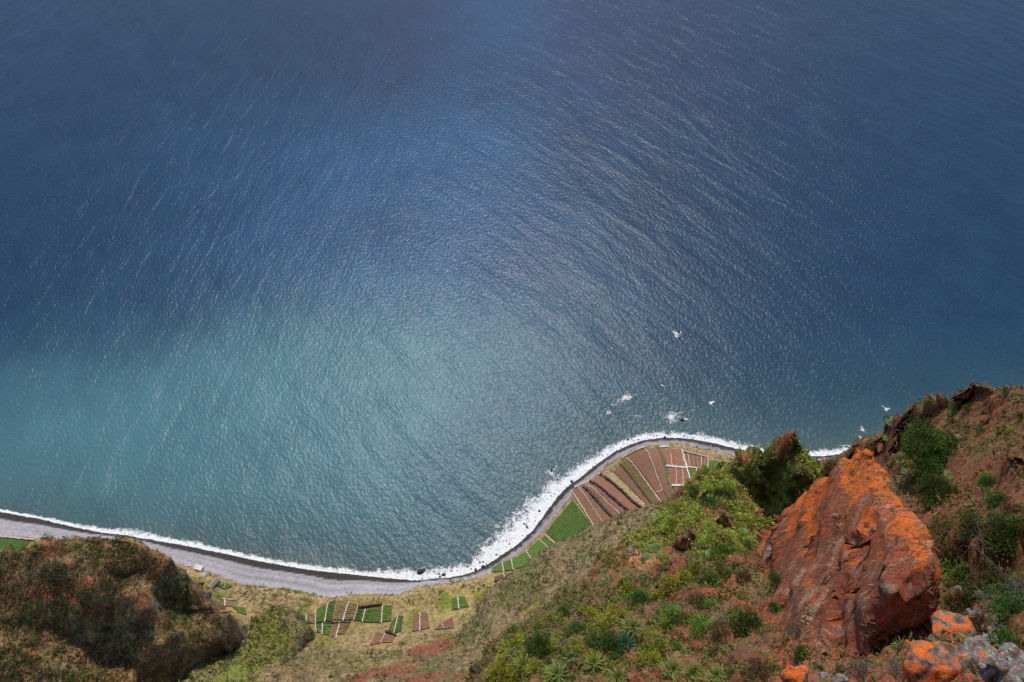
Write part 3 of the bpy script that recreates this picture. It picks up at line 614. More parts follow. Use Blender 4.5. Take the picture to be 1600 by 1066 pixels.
put_ridge = patch('rock_ridge', [(1336, 722, 64.8), (1350, 700, 64.2), (1362, 707, 64.2), (1380, 735, 63), (1398, 760, 61), (1412, 790, 58.6), (1422, 815, 56), (1440, 835, 54), (1462, 862, 52.5), (1474, 900, 52), (1468, 935, 52.5), (1440, 960, 53), (1400, 985, 53.5),
                (1340, 1015, 54), (1280, 1050, 53), (1240, 1045, 55), (1262, 985, 58.6), (1284, 918, 61), (1304, 860, 62), (1320, 800, 62.8), (1332, 752, 64)],
      [(1365, 770, 60.5), (1395, 820, 56), (1430, 835, 53.5), (1430, 890, 51), (1370, 880, 54.5), (1330, 850, 59.5), (1300, 900, 60), (1350, 950, 54), (1400, 930, 51.5), (1310, 970, 56.4), (1345, 780, 61.6), (1285, 1000, 57), (1310, 915, 59.5)],
      0.10, 6.0, 0.4, 12, sh_ridge, co_ridge, terrain_mat('ridge_rock', 0.14, 1.0, 0.6), 'jagged red rock ridge splashed with bright orange lichen', c=0.6, cat='rock ridge', kind='thing', wall_amp=1.1, wall_len=2.2, crag=[(2.0, 21, (1, 1, .4), .7, GRAIN), (.8, 22, (1, 1, .45), .65, GRAIN), (.35, 23, (1, 1, .6), .45, GRAIN)])

# ================================================================== survey rays onto the finished land
bpy.context.view_layer.update(); DG = bpy.context.evaluated_depsgraph_get()
def hit(px, py):
    d = ray(px, py); ok, loc, nor, _, ob, _ = SC.ray_cast(DG, Vector((0, 0, CAM_H)), Vector(d))
    return (loc, nor, (loc - Vector((0, 0, CAM_H))).length, ob.name) if ok else None
def project(P):
    P = np.asarray(P, float) - np.array([0, 0, CAM_H]); dep = P[:, 1] * CP - P[:, 2] * SP
    return 800 + FPX * P[:, 0] / dep, 533 - FPX * (P[:, 1] * SP + P[:, 2] * CP) / dep, dep

# ================================================================== FARM PLOTS
def soil_mat(name, a, b, sc): return simple_mat(name, a, b, sc, 0.95, 0.4)
SOILM = {BROWN: soil_mat('brown_soil', (0.15, 0.075, 0.045), (0.23, 0.12, 0.072), 0.35), RED: soil_mat('red_soil', (0.20, 0.088, 0.055), (0.29, 0.14, 0.09), 0.35),
         GREEN: soil_mat('green_soil', (0.11, 0.125, 0.03), (0.17, 0.16, 0.05), 0.35), OLIVE: soil_mat('olive_soil', (0.19, 0.13, 0.06), (0.26, 0.18, 0.09), 0.35),
         DARKGREEN: soil_mat('dark_soil', (0.075, 0.085, 0.025), (0.13, 0.12, 0.04), 0.35)}
ROWM = {BROWN: soil_mat('brown_ridge', (0.23, 0.12, 0.075), (0.31, 0.17, 0.11), 0.5), RED: soil_mat('red_ridge', (0.28, 0.13, 0.085), (0.38, 0.19, 0.13), 0.5),
        GREEN: simple_mat('green_crop', (0.055, 0.125, 0.018), (0.11, 0.21, 0.035), 0.8, 0.85, 0.5), OLIVE: simple_mat('olive_crop', (0.15, 0.115, 0.045), (0.24, 0.17, 0.075), 0.8, 0.85, 0.5),
        DARKGREEN: simple_mat('dark_crop', (0.035, 0.095, 0.014), (0.075, 0.16, 0.028), 0.8, 0.85, 0.5)}
WORD = {BROWN: 'bare brown', RED: 'reddish brown', GREEN: 'green', OLIVE: 'olive and brown', DARKGREEN: 'dark green'}
def low(x, y): return LOW(np.asarray(x, float), np.asarray(y, float))
def build_plot(q, kind, nr, axis, where, k):
    q = [np.array(c[:2]) for c in q]; cen = sum(q) / 4; zc = float(low(cen[0], cen[1]))
    if axis: q = [q[1], q[2], q[3], q[0]]                  # rows then run along edge 0-1
    root = put('field_plot', None, label=f'{WORD[kind]} field plot, {where}', cat='field', group='terraced field plots above the shore', kind='thing')
    root.location = (cen[0], cen[1], zc)
    def bl(u, v): return (1 - v)[:, None] * ((1 - u)[:, None] * q[0] + u[:, None] * q[1]) + v[:, None] * ((1 - u)[:, None] * q[3] + u[:, None] * q[2])
    nu, nv = 14, 10; U, Vv = np.meshgrid(np.linspace(0, 1, nu), np.linspace(0, 1, nv)); xy = bl(U.ravel(), Vv.ravel())
    z = low(xy[:, 0], xy[:, 1]) + 0.22
    V = np.c_[xy, z]; Fs = grid_faces(nu, nv)
    ring = np.r_[np.arange(nu), np.arange(2 * nu - 1, nu * nv, nu), np.arange(nu * nv - 2, nu * nv - nu - 1, -1), np.arange(nu * nv - 2 * nu, 0, -nu)]
    sk = V[ring] - np.array([0, 0, 1.2]); b0 = len(V); m = len(ring)
    Fk = np.array([[ring[i], b0 + i, b0 + (i + 1) % m, ring[(i + 1) % m]] for i in range(m)])
    V = np.r_[V, sk] - np.array([cen[0], cen[1], zc])
    put('soil', mesh_np('soil', V, np.r_[Fs, Fk]), SOILM[kind], root)
    # crop rows: uneven ridges, lumped where plants stand
    L = (np.linalg.norm(q[1] - q[0]) + np.linalg.norm(q[2] - q[3])) / 2; W = (np.linalg.norm(q[3] - q[0]) + np.linalg.norm(q[2] - q[1])) / 2
    ns = max(6, int(L / 1.3)); crop = kind in (GREEN, DARKGREEN, OLIVE); hgt = (0.55 if crop else 0.22); wid = min(W / nr * (0.74 if crop else 0.5), 2.2)
    VV, FF = [], []
    for r in range(nr):
        u = np.linspace(0.01, 0.99, ns); v = np.full(ns, (r + 0.5) / nr); c = bl(u, v); e = bl(u, np.minimum(v + 0.5 / nr, 1)) - c; e /= np.linalg.norm(e, axis=1)[:, None] + 1e-9
        wv = wid * (1 + 0.35 * RNG.normal(size=ns) * (1 if crop else 0.3)).clip(0.4, 1.6) / 2; hv = hgt * (1 + 0.35 * RNG.normal(size=ns)).clip(0.3, 1.8)
        gap = (RNG.random(ns) < (0.06 if crop else 0.0)); hv[gap] = 0.05
        zb = low(c[:, 0], c[:, 1]) + 0.215
        b = len(VV) and sum(len(a) for a in VV)
        ring4 = [np.c_[c - e * wv[:, None], zb - 0.05], np.c_[c - e * wv[:, None] * 0.55, zb + hv], np.c_[c + e * wv[:, None] * 0.55, zb + hv * 0.95], np.c_[c + e * wv[:, None], zb - 0.05]]
        VV.append(np.stack(ring4, 1).reshape(-1, 3)); i = np.arange(ns - 1) * 4 + (b or 0)
        for a in range(3): FF.append(np.c_[i + a, i + a + 1, i + a + 5, i + a + 4])
    V = np.concatenate(VV) - np.array([cen[0], cen[1], zc])
    o = put('crop_rows', mesh_np('crop_rows', V, np.concatenate(FF)), ROWM[kind], root, kind='stuff')
for k, ((v, q, kind, nr, axis, where), W_) in enumerate(zip(PLOTS, PLOT_W)): build_plot(W_, kind, nr, axis, where, k)

# ------------------------------------------------------------------ walls and footpaths between the plots
WALLM = {'pale': simple_mat('pale_wall', (0.40, 0.31, 0.24), (0.60, 0.50, 0.42), 0.9, 0.9, 0.5), 'white': simple_mat('lime_wall', (0.58, 0.52, 0.47), (0.75, 0.70, 0.66), 0.9, 0.9, 0.4),
         'dark': simple_mat('basalt_wall', (0.045, 0.036, 0.03), (0.10, 0.08, 0.065), 1.2, 0.95, 0.8)}
WALLS = [  # view, from, to, kind, width m, height m, where
 (z6, (325, 732), (482, 963), 'pale', .9, .7, 'between the largest green plot and the brown fan'), (z6, (366, 713), (531, 934), 'pale', .6, .4, 'through the two brown strips nearest the green plot'),
 (z6, (396, 715), (590, 909), 'dark', 1.6, 1.8, 'second brown strip edge of the fan'), (z6, (400, 693), (647, 895), 'pale', .7, .5, 'beside the narrow strip between dark walls'),
 (z6, (430, 683), (671, 865), 'dark', 1.4, 1.8, 'below the cross-rowed reddish plot'), (z6, (489, 645), (743, 852), 'dark', 1.6, 2.0, 'west side of the dry grass track'),
 (z6, (634, 551), (868, 834), 'pale', .8, .5, 'the longest one down the middle of the fan'), (z6, (599, 590), (806, 838), 'dark', 1.0, 0.9, 'low step in the middle of the fan'),
 (z6, (737, 500), (834, 733), 'pale', .7, .5, 'shorter one down the middle of the fan'), (z6, (800, 743), (836, 734), 'pale', .7, .5, 'short crossbar joining the two long paths'),
 (z6, (602, 558), (745, 492), 'pale', 1.1, .9, 'along the seaward edge of the widest plot'), (z6, (822, 492), (866, 492), 'white', 1.6, 1.0, 'at the sea end of the sunken lane'),
 (z6, (940, 506), (1002, 724), 'white', 1.0, .8, 'running inland from the far shore plots'), (z6, (855, 597), (970, 609), 'white', 1.6, 1.0, 'seaward one of two across the red plots'),
 (z6, (886, 707), (1000, 707), 'white', 1.6, 1.0, 'landward one of two across the red plots'), (z6, (966, 603), (1092, 620), 'white', 1.2, 1.0, 'behind the farthest brown plot'),
 (z6, (1022, 614), (1024, 690), 'white', .8, .5, 'between the two narrow green plots'), (z6, (880, 530), (888, 598), 'pale', .6, .4, 'inside the seaward red plot'),
 (z6, (909, 612), (914, 703), 'pale', .6, .4, 'first inside the landward red plot'), (z6, (945, 612), (951, 702), 'pale', .6, .4, 'second inside the landward red plot'),
 (z6, (975, 530), (985, 600), 'pale', .5, .4, 'first across the farthest brown plot'), (z6, (1050, 546), (1052, 610), 'pale', .5, .4, 'second across the farthest brown plot'),
 (z6, (945, 515), (1086, 551), 'pale', .8, .8, 'seaward edge of the farthest brown plot'), (z6, (1086, 551), (1087, 616), 'pale', .8, .6, 'far end of the brown plots'),
 (z6, (345, 716), (428, 680), 'pale', 2.0, .6, 'sandy seaward end of the brown strips'), (z6, (480, 640), (515, 666), 'white', 1.0, .8, 'short one at the sea end of the dry grass track'),
 (z6, (940, 725), (965, 770), 'pale', .5, .4, 'short one in the plot by the bushy point'),
 (z3, (875, 264), (940, 323), 'pale', .8, .6, 'under the largest green plot'), (z3, (846, 289), (912, 350), 'pale', .7, .5, 'between the thin strip and the next'), (z3, (773, 348), (815, 422), 'pale', .8, .6, 'between the second and third strips'),
 (z3, (690, 396), (706, 457), 'pale', .8, .6, 'beside the small square above the cove'), (z3, (641, 407), (652, 467), 'pale', .8, .6, 'at the last strip above the cove'), (z3, (648, 470), (656, 502), 'pale', .7, .5, 'below the last strip above the cove'),
 (z3, (735, 463), (731, 506), 'pale', .7, .5, 'below the cove strips under the dry slope'), (z3, (400, 600), (409, 668), 'pale', .8, .5, 'between the isolated pair of green plots'),
 (z3, (194, 685), (196, 786), 'pale', .8, .5, 'between the bare pair under the dry flat'), (z3, (314, 747), (326, 772), 'pale', .6, .4, 'across the wedge of bare soil'), (z3, (600, 518), (705, 478), 'dark', .9, 1.2, 'curving ledge below the cove strips'),
 (z2, (742, 632), (722, 738), 'pale', .8, .5, 'between the two westernmost big green plots'), (z2, (853, 630), (821, 732), 'pale', 1.1, .6, 'widest one of the lower terraces'), (z2, (906, 641), (880, 728), 'pale', .6, .5, 'beside the narrow green plot under the ledge'),
 (z2, (946, 668), (926, 738), 'pale', .8, .5, 'west of the brightest wide plot'), (z2, (1037, 650), (1030, 745), 'pale', .8, .5, 'east of the brightest wide plot'), (z2, (712, 741), (708, 807), 'pale', .8, .5, 'lower-row one near the dark knoll'),
 (z2, (806, 735), (780, 830), 'pale', .9, .5, 'lower-row one beside the bare strip'), (z2, (1122, 700), (1096, 803), 'pale', .8, .5, 'slanted one between the slanted plots'), (z2, (621, 698), (625, 746), 'pale', .8, .5, 'at the top of the dark knoll'),
 (z2, (672, 682), (674, 792), 'pale', .6, .5, 'west end of the lower terraces'), (z2, (1050, 800), (1026, 851), 'pale', .7, .5, 'across the low bare terrace'), (z2, (1056, 788), (1112, 813), 'dark', 1.0, 1.4, 'behind the low bare terrace'),
 (z2, (905, 660), (1035, 645), 'dark', 1.4, 1.6, 'ledge above the brightest wide plot'), (z2, (185, 524), (174, 556), 'pale', .8, .5, 'by the huts at the beach'), (z2, (178, 616), (181, 652), 'white', .6, .5, 'in the tiny bare terrace beside the headland'),
 (z2, (165, 612), (232, 619), 'pale', .8, .8, 'top edge of the tiny bare terrace'), (z2, (676, 742), (862, 738), 'dark', .7, 1.0, 'step between upper and lower rows of terraces'), (z1, (-60, 266), (190, 292), 'pale', 1.3, .8, 'seaward edge of the plot beyond the headland'),
]
for v, a, b, kind, wd, hg, where in WALLS:
    A, B = low_hit(*v(*a))[:2], low_hit(*v(*b))[:2]; n = max(6, int(np.linalg.norm(B - A) / 1.2)); t = np.linspace(0, 1, n)[:, None]; c = A + (B - A) * t
    e = np.array([-(B - A)[1], (B - A)[0]]); e = e / np.linalg.norm(e)
    c = c + e * (0.16 * RNG.normal(size=n))[:, None]; w2 = wd / 2 * (1 + 0.18 * RNG.normal(size=n)).clip(.6, 1.5)[:, None]; zt = low(c[:, 0], c[:, 1]) + 0.25
    ht = hg * (1 + 0.15 * RNG.normal(size=n)).clip(.5, 1.5)
    R4 = np.stack([np.c_[c - e * w2, zt - 1.2], np.c_[c - e * w2 * .9, zt + ht], np.c_[c + e * w2 * .9, zt + ht * (1 + .05 * RNG.normal(size=n))], np.c_[c + e * w2, zt - 1.2]], 1).reshape(-1, 3)
    i = np.arange(n - 1) * 4; Fw = [np.c_[i + k, i + k + 1, i + k + 5, i + k + 4] for k in range(3)]
    Fw += [np.array([[0, 1, 2, 3]]), np.array([[4 * n - 1, 4 * n - 2, 4 * n - 3, 4 * n - 4]])]
    o0 = np.array([A[0], A[1], float(low(A[0], A[1]))])
    word = {'pale': 'pale stone wall path', 'white': 'whitewashed low wall', 'dark': 'dark basalt terrace wall'}[kind]
    o = put('terrace_wall', mesh_np('terrace_wall', R4 - o0, np.concatenate(Fw), smooth=False), WALLM[kind], label=f'{word}, {where}', cat='wall', group='walls dividing the field plots', kind='thing'); o.location = o0
def strip(name, view, pts, wd, mat, label, lift=0.3):
    W_ = np.array([low_hit(*view(*p)) for p in pts]); s = np.linspace(0, len(W_) - 1, 60); c = np.c_[np.interp(s, range(len(W_)), W_[:, 0]), np.interp(s, range(len(W_)), W_[:, 1])]
    T = np.gradient(c, axis=0); T /= np.linalg.norm(T, axis=1)[:, None]; e = np.c_[-T[:, 1], T[:, 0]]; ws = np.interp(s, range(len(wd)), wd)
    V = [np.c_[c + e * (k * ws * (1 + .15 * RNG.normal(size=60)))[:, None], low(c[:, 0], c[:, 1]) + lift + (0.25 * RNG.normal(size=60) if abs(k) < .4 else -0.6)] for k in (-.55, -.45, -.2, .05, .3, .45, .55)]
    put(name, mesh_np(name, np.concatenate(V), grid_faces(60, 7)), mat, label=label, kind='structure')
strip('lane', z6, [(812, 492), (840, 590), (870, 700), (905, 800), (922, 838)], [1.5, 2.0, 2.2, 4.5, 6], simple_mat('lane_stone', (0.05, 0.042, 0.036), (0.21, 0.165, 0.14), 0.5, 0.95, 0.8), 'dark sunken lane splitting the fan of fields')
strip('path', z6, [(515, 632), (580, 690), (680, 780), (770, 850)], [7, 6, 6, 5], simple_mat('dry_track', (0.30, 0.22, 0.10), (0.42, 0.33, 0.19), 0.4, 0.95, 0.8), 'dry grass track between the brown strips and the fan')

# ------------------------------------------------------------------ water tank and huts by the beach
def boxm(sx, sy, sz, bev=0.0):
    V = np.array([(x, y, z) for z in (0, sz) for x, y in ((-sx, -sy), (sx, -sy), (sx, sy), (-sx, sy))], float) * np.array([.5, .5, 1])
    F_ = np.array([[3, 2, 1, 0], [4, 5, 6, 7], [0, 1, 5, 4], [1, 2, 6, 5], [2, 3, 7, 6], [3, 0, 4, 7]]); return V, F_
def box_part(name, parent, size, off, mat, rot=0.0):
    V, F_ = boxm(*size); o = put(name, mesh_np(name, V, F_, smooth=False), mat, parent); o.location = off; o.rotation_euler = (0, 0, rot); return o
GREENW = simple_mat('algae_water', (0.16, 0.42, 0.11), (0.22, 0.50, 0.15), 0.6, 0.3, 0.1); PLAST = simple_mat('grey_plaster', (0.30, 0.27, 0.25), (0.45, 0.42, 0.40), 0.8, 0.9, 0.3)
THATCH = simple_mat('grey_roof', (0.22, 0.18, 0.15), (0.34, 0.29, 0.25), 1.5, 0.95, 0.8); DOORM = simple_mat('dark_wood', (0.03, 0.025, 0.02), (0.06, 0.05, 0.04), 2)
p = low_hit(1012, 804); tk = put('water_tank', None, label='small square tank of bright green water behind the fan of fields', cat='water tank'); tk.location = (p[0], p[1], p[2] + 0.3); tk.rotation_euler = (0, 0, 0.5)
for sx, sy, ox, oy in ((7.2, .5, 0, 2.6), (7.2, .5, 0, -2.6), (.5, 4.7, 3.35, 0), (.5, 4.7, -3.35, 0)): box_part('tank_wall', tk, (sx, sy, 2.4), (ox, oy, -0.6), WALLM['dark'] if oy > 0 else PLAST)
box_part('water', tk, (6.2, 4.7, 1.9), (0, 0, -0.6), GREENW)
def hut(px, py, sx, sy, h, rot, label, gable=True):
    p = low_hit(px, py); r = put('hut', None, label=label, cat='hut', group='huts at the back of the shingle'); r.location = p; r.rotation_euler = (0, 0, rot)
    box_part('wall', r, (sx, sy, h + 1.5), (0, 0, -1.5), PLAST)
    if gable:
        V = np.array([(-sx / 2 - .3, -sy / 2 - .3, h), (sx / 2 + .3, -sy / 2 - .3, h), (sx / 2 + .3, sy / 2 + .3, h), (-sx / 2 - .3, sy / 2 + .3, h), (-sx / 2 - .3, 0, h + sy * .32), (sx / 2 + .3, 0, h + sy * .32)])
        me = bpy.data.meshes.new('roof'); me.from_pydata(V.tolist(), [], [(0, 1, 5, 4), (2, 3, 4, 5), (1, 2, 5), (3, 0, 4), (3, 2, 1, 0)]); put('roof', me, THATCH, r)
    else: box_part('roof', r, (sx + .5, sy + .5, .3), (0, 0, h + .003), WALLM['white'])
    d = box_part('door', r, (1.0, .16, 2.0), (0, -sy / 2 - .06, 0), DOORM); box_part('handle', d, (.1, .1, .1), (.35, -.1, 1), WALLM['white'])
hut(335, 913, 8, 3.6, 2.2, 1.0, 'grey gabled hut between two green patches at the beach'); hut(325, 900, 5, 3, 2.2, 1.15, 'roofed stone shed beside the small bush at the beach'); hut(312, 889, 5.5, 3.4, 2.4, -.3, 'flat white-roofed hut nearest the shingle', False); hut(321, 899.5, 2.6, 1.6, 1.6, 1.0, 'tiny white shelter between the huts', False)

# ================================================================== ROCKS
def ico(sub):
    import bmesh
    bm = bmesh.new(); bmesh.ops.create_icosphere(bm, subdivisions=sub, radius=1.0); V = np.array([v.co[:] for v in bm.verts]); F_ = np.array([[v.index for v in f.verts] for f in bm.faces]); bm.free(); return V, F_
ICO = {k: ico(k) for k in (2, 3, 4, 5)}
def rock_mesh(name, seed, sub, dims, col, cuts=7, rough=0.25):
    V, F_ = ICO[sub]; V = V.copy(); rg = np.random.default_rng(seed)
    for _ in range(cuts):                                # split faces, as broken stone has
        n = rg.normal(size=3); n /= np.linalg.norm(n); h = rg.uniform(0.45, 0.8); k = V @ n; V = V - np.outer(np.maximum(k - h, 0) * 0.92, n)
    V = V * (1 + rough * .7 * (fbm(V + seed * 3.7, 0.8, 5, seed % 90, 0.55, ridged=True) - 0.4) + .12 * facet(V + seed, .55, seed % 13) + (.05 * facet(V + seed, .2, seed % 11) if sub > 3 else 0))[:, None] * np.array(dims)
    mx_ = max(dims)
    if sub > 3: V = planes(V, vnormals(V, F_), mx_ * .62, seed % 17, (1, 1, 1), .75, .15); V = planes(V, vnormals(V, F_), mx_ * .22, seed % 19, (1, 1, 1), .6, .15)
    return mesh_np(name, V, F_, {'Col': col(V, rg)}, smooth=True)
def dark_col(V, rg): return mixc(np.tile((0.035, 0.032, 0.030), (len(V), 1)), (0.09, 0.08, 0.07), sstep(-.1, .3, fbm(V, .5, 3, 7)))
WETROCK = terrain_mat('wet_basalt', 0.5, 0.8, 0.4)
ROCKMESH = [rock_mesh('boulder', 300 + k, 2, (1, .8, .6), dark_col, 5) for k in range(5)]
for m in ROCKMESH: m.materials.append(WETROCK)
def place_rock(px, py, dia, label, group, z=0.0):
    p = at_z(px, py, z); o = put('boulder', random.choice(ROCKMESH), None, label=label, cat='boulder', group=group)
    o.location = p; o.scale = [dia / 2 * random.uniform(.8, 1.25) for _ in range(3)]; o.rotation_euler = (random.uniform(-.3, .3), random.uniform(-.3, .3), random.uniform(0, 6.28)); return o
place_rock(659, 893, 6.5, 'largest black rock standing in the surf of the cove', 'dark boulders in the surf')
for px, py, dd, lb in ((1066, 657, 5, 'black rock in the foam just off the point'), (1061, 519, 4, 'rock breaking the water farthest offshore'), (1083, 562, 3, 'lone rock midway between point and outermost rock'), (1114, 631, 3, 'small dark rock beside a bright fleck of foam'),
                       (672, 912, 4, 'flat dark rock on the shore at the cove'), (665, 917, 3, 'dark stone behind the flat rock at the cove'), (862, 735, 3, 'dark rock at the outer edge of the wide surf'), (1037, 601, 3, 'rock wrapped in foam off the point')):
    place_rock(px, py, dd, lb, 'dark boulders in the surf')
SHX = [p[0] for p in SHORE_PX]; SHY = [p[1] for p in SHORE_PX]
for k in range(150):
    px = random.uniform(735, 1090) if k < 125 else random.uniform(640, 740); py = np.interp(px, SHX, SHY); w_ = np.interp(px, [640, 740, 800, 860, 940, 1010, 1090], [6, 10, 18, 20, 10, 10, 6])
    t = random.gauss(0.1, 0.55); nx, ny = (-0.6, -0.8) if px < 900 else (-.3, -.95)
    place_rock(px + nx * w_ * t, py + ny * w_ * t, (dd := min(3.4, random.lognormvariate(0.35, 0.45))), f"{'tiny' if dd < 1.3 else 'small' if dd < 1.9 else 'larger'} dark boulder {'in the foam' if t > .35 else 'at the water line' if t > -.2 else 'on the wet shingle'} {'of the cove' if px < 740 else 'below the narrow green strips' if px < 800 else 'off the largest green plot' if px < 865 else 'off the bare brown strips' if px < 935 else 'off the fan of fields' if px < 1010 else 'at the tip of the shore curve'}", 'small boulders along the surf', 0.2)

# foam rings round the rocks and offshore shoals
def foam_patch(px, py, rx, ry, rot, dens, label):
    p = at_z(px, py, 0.12); nr_, na = 8, 26; V, cov = [], []
    for i in range(nr_):
        q = (i + 0.02) / (nr_ - 1)
        for j in range(na):
            a = j / na * 6.2832; rr = q * (1 + .3 * math.sin(a * 3 + px) + .15 * math.sin(a * 7 + py)); x, y = rx * rr * math.cos(a), ry * rr * math.sin(a)
            V.append((x * math.cos(rot) - y * math.sin(rot), x * math.sin(rot) + y * math.cos(rot), 0)); cov.append(dens - 0.75 * q ** 1.5)
    i = np.arange(nr_ * na).reshape(nr_, na); F_ = np.concatenate([np.c_[i[r], np.roll(i[r], -1), np.roll(i[r + 1], -1), i[r + 1]] for r in range(nr_ - 1)])
    o = put('foam', mesh_np('foam', np.array(V), F_, {'cover': np.array(cov)}), FOAM, label=label, kind='stuff'); o.location = p
for a in ((1058, 522, 6, 5, .5, .8, 'white foam round the outermost rock'), (978, 621, 13, 6, .5, .72, 'foam patch over the western shoal'), (960, 632, 8, 4, .3, .5, 'thin foam west of the shoal'), (952, 645, 7, 4, .2, .5, 'thin foam off the wide surf'), (998, 650, 8, 4, .1, .5, 'thin foam seaward of the point'),
          (1036, 602, 5, 3, .2, .6, 'foam round the small rock off the point'), (1049, 651, 15, 9, .1, .62, 'ring of foam just off the point'), (1070, 655, 7, 4, .1, .5, 'foam trailing east of the ring'), (1112, 630, 3.0, 2.5, .2, 1.0, 'bright fleck of foam beside the small rock'), (1083, 641, 4, 2, 0, .5, 'thin fleck of foam east of the point'),
          (1384, 638, 5, 3, 2.2, .75, 'small foam patch off the right cliff'), (1348, 672, 6, 4, 2.0, .7, 'foam curl near the right cliff'), (1345, 683, 3, 3, 0, .6, 'foam fleck by the far surf'), (862, 737, 9, 7, .8, .6, 'foam horn at the outer edge of the wide surf'), (1080, 563, 3, 2, 0, .5, 'fleck of foam at the midway rock')): foam_patch(*a)

# big lichen boulders below the lookout
def lich_col(amount):
    def f(V, rg):
        n1, n2 = fbm(V + rg.uniform(0, 99), 0.5, 4, 5), fbm(V + rg.uniform(0, 99), 0.13, 3, 6)
        C = mixc(np.tile((0.17, 0.145, 0.125) if amount > -.45 else (.15, .07, .042), (len(V), 1)), (0.36, 0.34, 0.31) if amount > -.45 else (.24, .10, .06), sstep(0.0, 0.3, n2)); C = mixc(C, (0.10, 0.06, 0.04), sstep(0.05, 0.35, -n1))
        return mixc(C, (0.60, 0.13, 0.022), sstep(0.28 - amount, 0.42 - amount, n1 + 0.4 * n2) * 0.95)
    return f
STONE = terrain_mat('lichen_stone', 0.10, 1.0, 0.5)
for k, (px, py, dw, dh, amt, lb) in enumerate(((1452, 1040, 104, 78, .42, 'large boulder covered in orange lichen at the bottom edge'), (1527, 1022, 66, 62, .12, 'grey speckled boulder right of the large orange one'), (1490, 985, 74, 42, .32, 'orange crusted slab behind the large orange boulder'),
        (1503, 930, 40, 30, .35, 'small orange knob beside the dark cave'), (1560, 975, 44, 30, -.1, 'pale grey stone among brown brush'), (1590, 1045, 84, 66, -.2, 'big pale grey boulder in the bottom right corner'), (1548, 1006, 50, 30, .05, 'low grey ledge with orange flecks'), (1525, 958, 26, 20, -.1, 'pale grey knob above the orange slab'),
        (1292, 1056, 26, 14, -.3, 'left one of two pale stones at the bottom edge'), (1312, 1060, 24, 14, -.3, 'right one of two pale stones at the bottom edge'), (1245, 1052, 44, 36, .40, 'orange lichen outcrop at the foot of the red ridge'),
        (1168, 1030, 64, 60, -.5, 'brown earthy boulder on the red slope'), (1062, 990, 14, 11, -.5, 'small red stone in the middle of the slope'), (1056, 983, 12, 9, -.5, 'small red stone above its twin'), (985, 858, 20, 16, -.1, 'pale stone by the orange patch'),
        (899, 961, 8, 7, -.3, 'tiny pale stone near the slope edge'), (1223, 942, 9, 8, -.5, 'tiny white stone cluster on the red slope'), (1205, 858, 22, 14, -.3, 'grey stone at the lip of the gully'))):
    h_ = hit(px, py + dh * 0.25)
    if not h_: continue
    loc, nor, r, _ = h_; sx, sz = dw / 2 * r / FPX, dh / 2 * r / FPX
    o = put('boulder', rock_mesh('boulder', 400 + k, 5 if dw > 40 else 4 if dw > 18 else 3, (sx, sx * .85, sz * 1.05), lich_col(amt), 8, 0.3), STONE, label=lb, cat='boulder', group='stones on the slope below the lookout')
    o.location = loc + Vector((0, 0, sz * 0.02)); o.rotation_euler = (0, 0, random.uniform(-.4, .4))
# brown pinnacles on the bushy point
def tan_col(V, rg):
    n = fbm(V + 7, 0.7, 4, 9); C = mixc(np.tile((0.16, 0.075, 0.04), (len(V), 1)), (0.48, 0.29, 0.15), sstep(-.05, .3, n + .35 * V[:, 0] / (np.abs(V[:, 0]).max()))); return mixc(C, (0.08, .045, .03), sstep(.15, .4, fbm(V, .3, 3, 4)))
for k, (px, py, dw, dh, lb) in enumerate(((1128, 806, 38, 52, 'sharp tan pinnacle among bright green mounds on the point'), (1062, 846, 40, 46, 'broken brown crag left of the tan pinnacle'), (1080, 832, 26, 34, 'small crag with an orange tip beside the brown crag'), (1095, 770, 16, 34, 'leaning brown stone at the tip of the point'))):
    loc, nor, r, _ = hit(px, py + dh * .3); sx, sz = dw / 2 * r / FPX, dh * r / FPX
    V, F_ = ICO[5]; V = V.copy(); rg = np.random.default_rng(60 + k)
    for _ in range(9): n = rg.normal(size=3); n[2] *= .35; n /= np.linalg.norm(n); kk = V @ n; V = V - np.outer(np.maximum(kk - rg.uniform(.35, .7), 0) * .95, n)
    V[:, :2] *= (1 - .42 * (V[:, 2:3] + 1) / 2 * 1.2).clip(.2); V = V * (1 + .3 * (fbm(V + k, .7, 5, 33, .6, ridged=True) - .4))[:, None] * np.array([sx * 1.3, sx * 1.1, sz * .72]); V = planes(V, vnormals(V, F_), sx * .6, 40 + k, (1, 1, .5), .8, .15)
    o = put('rock_pinnacle', mesh_np('rock_pinnacle', V, F_, {'Col': tan_col(V, rg)}), STONE, label=lb, cat='rock', group='crags on the bushy point'); o.location = loc + Vector((0, 0, sz * .2)); o.rotation_euler = (.05, -.1, k * .7)

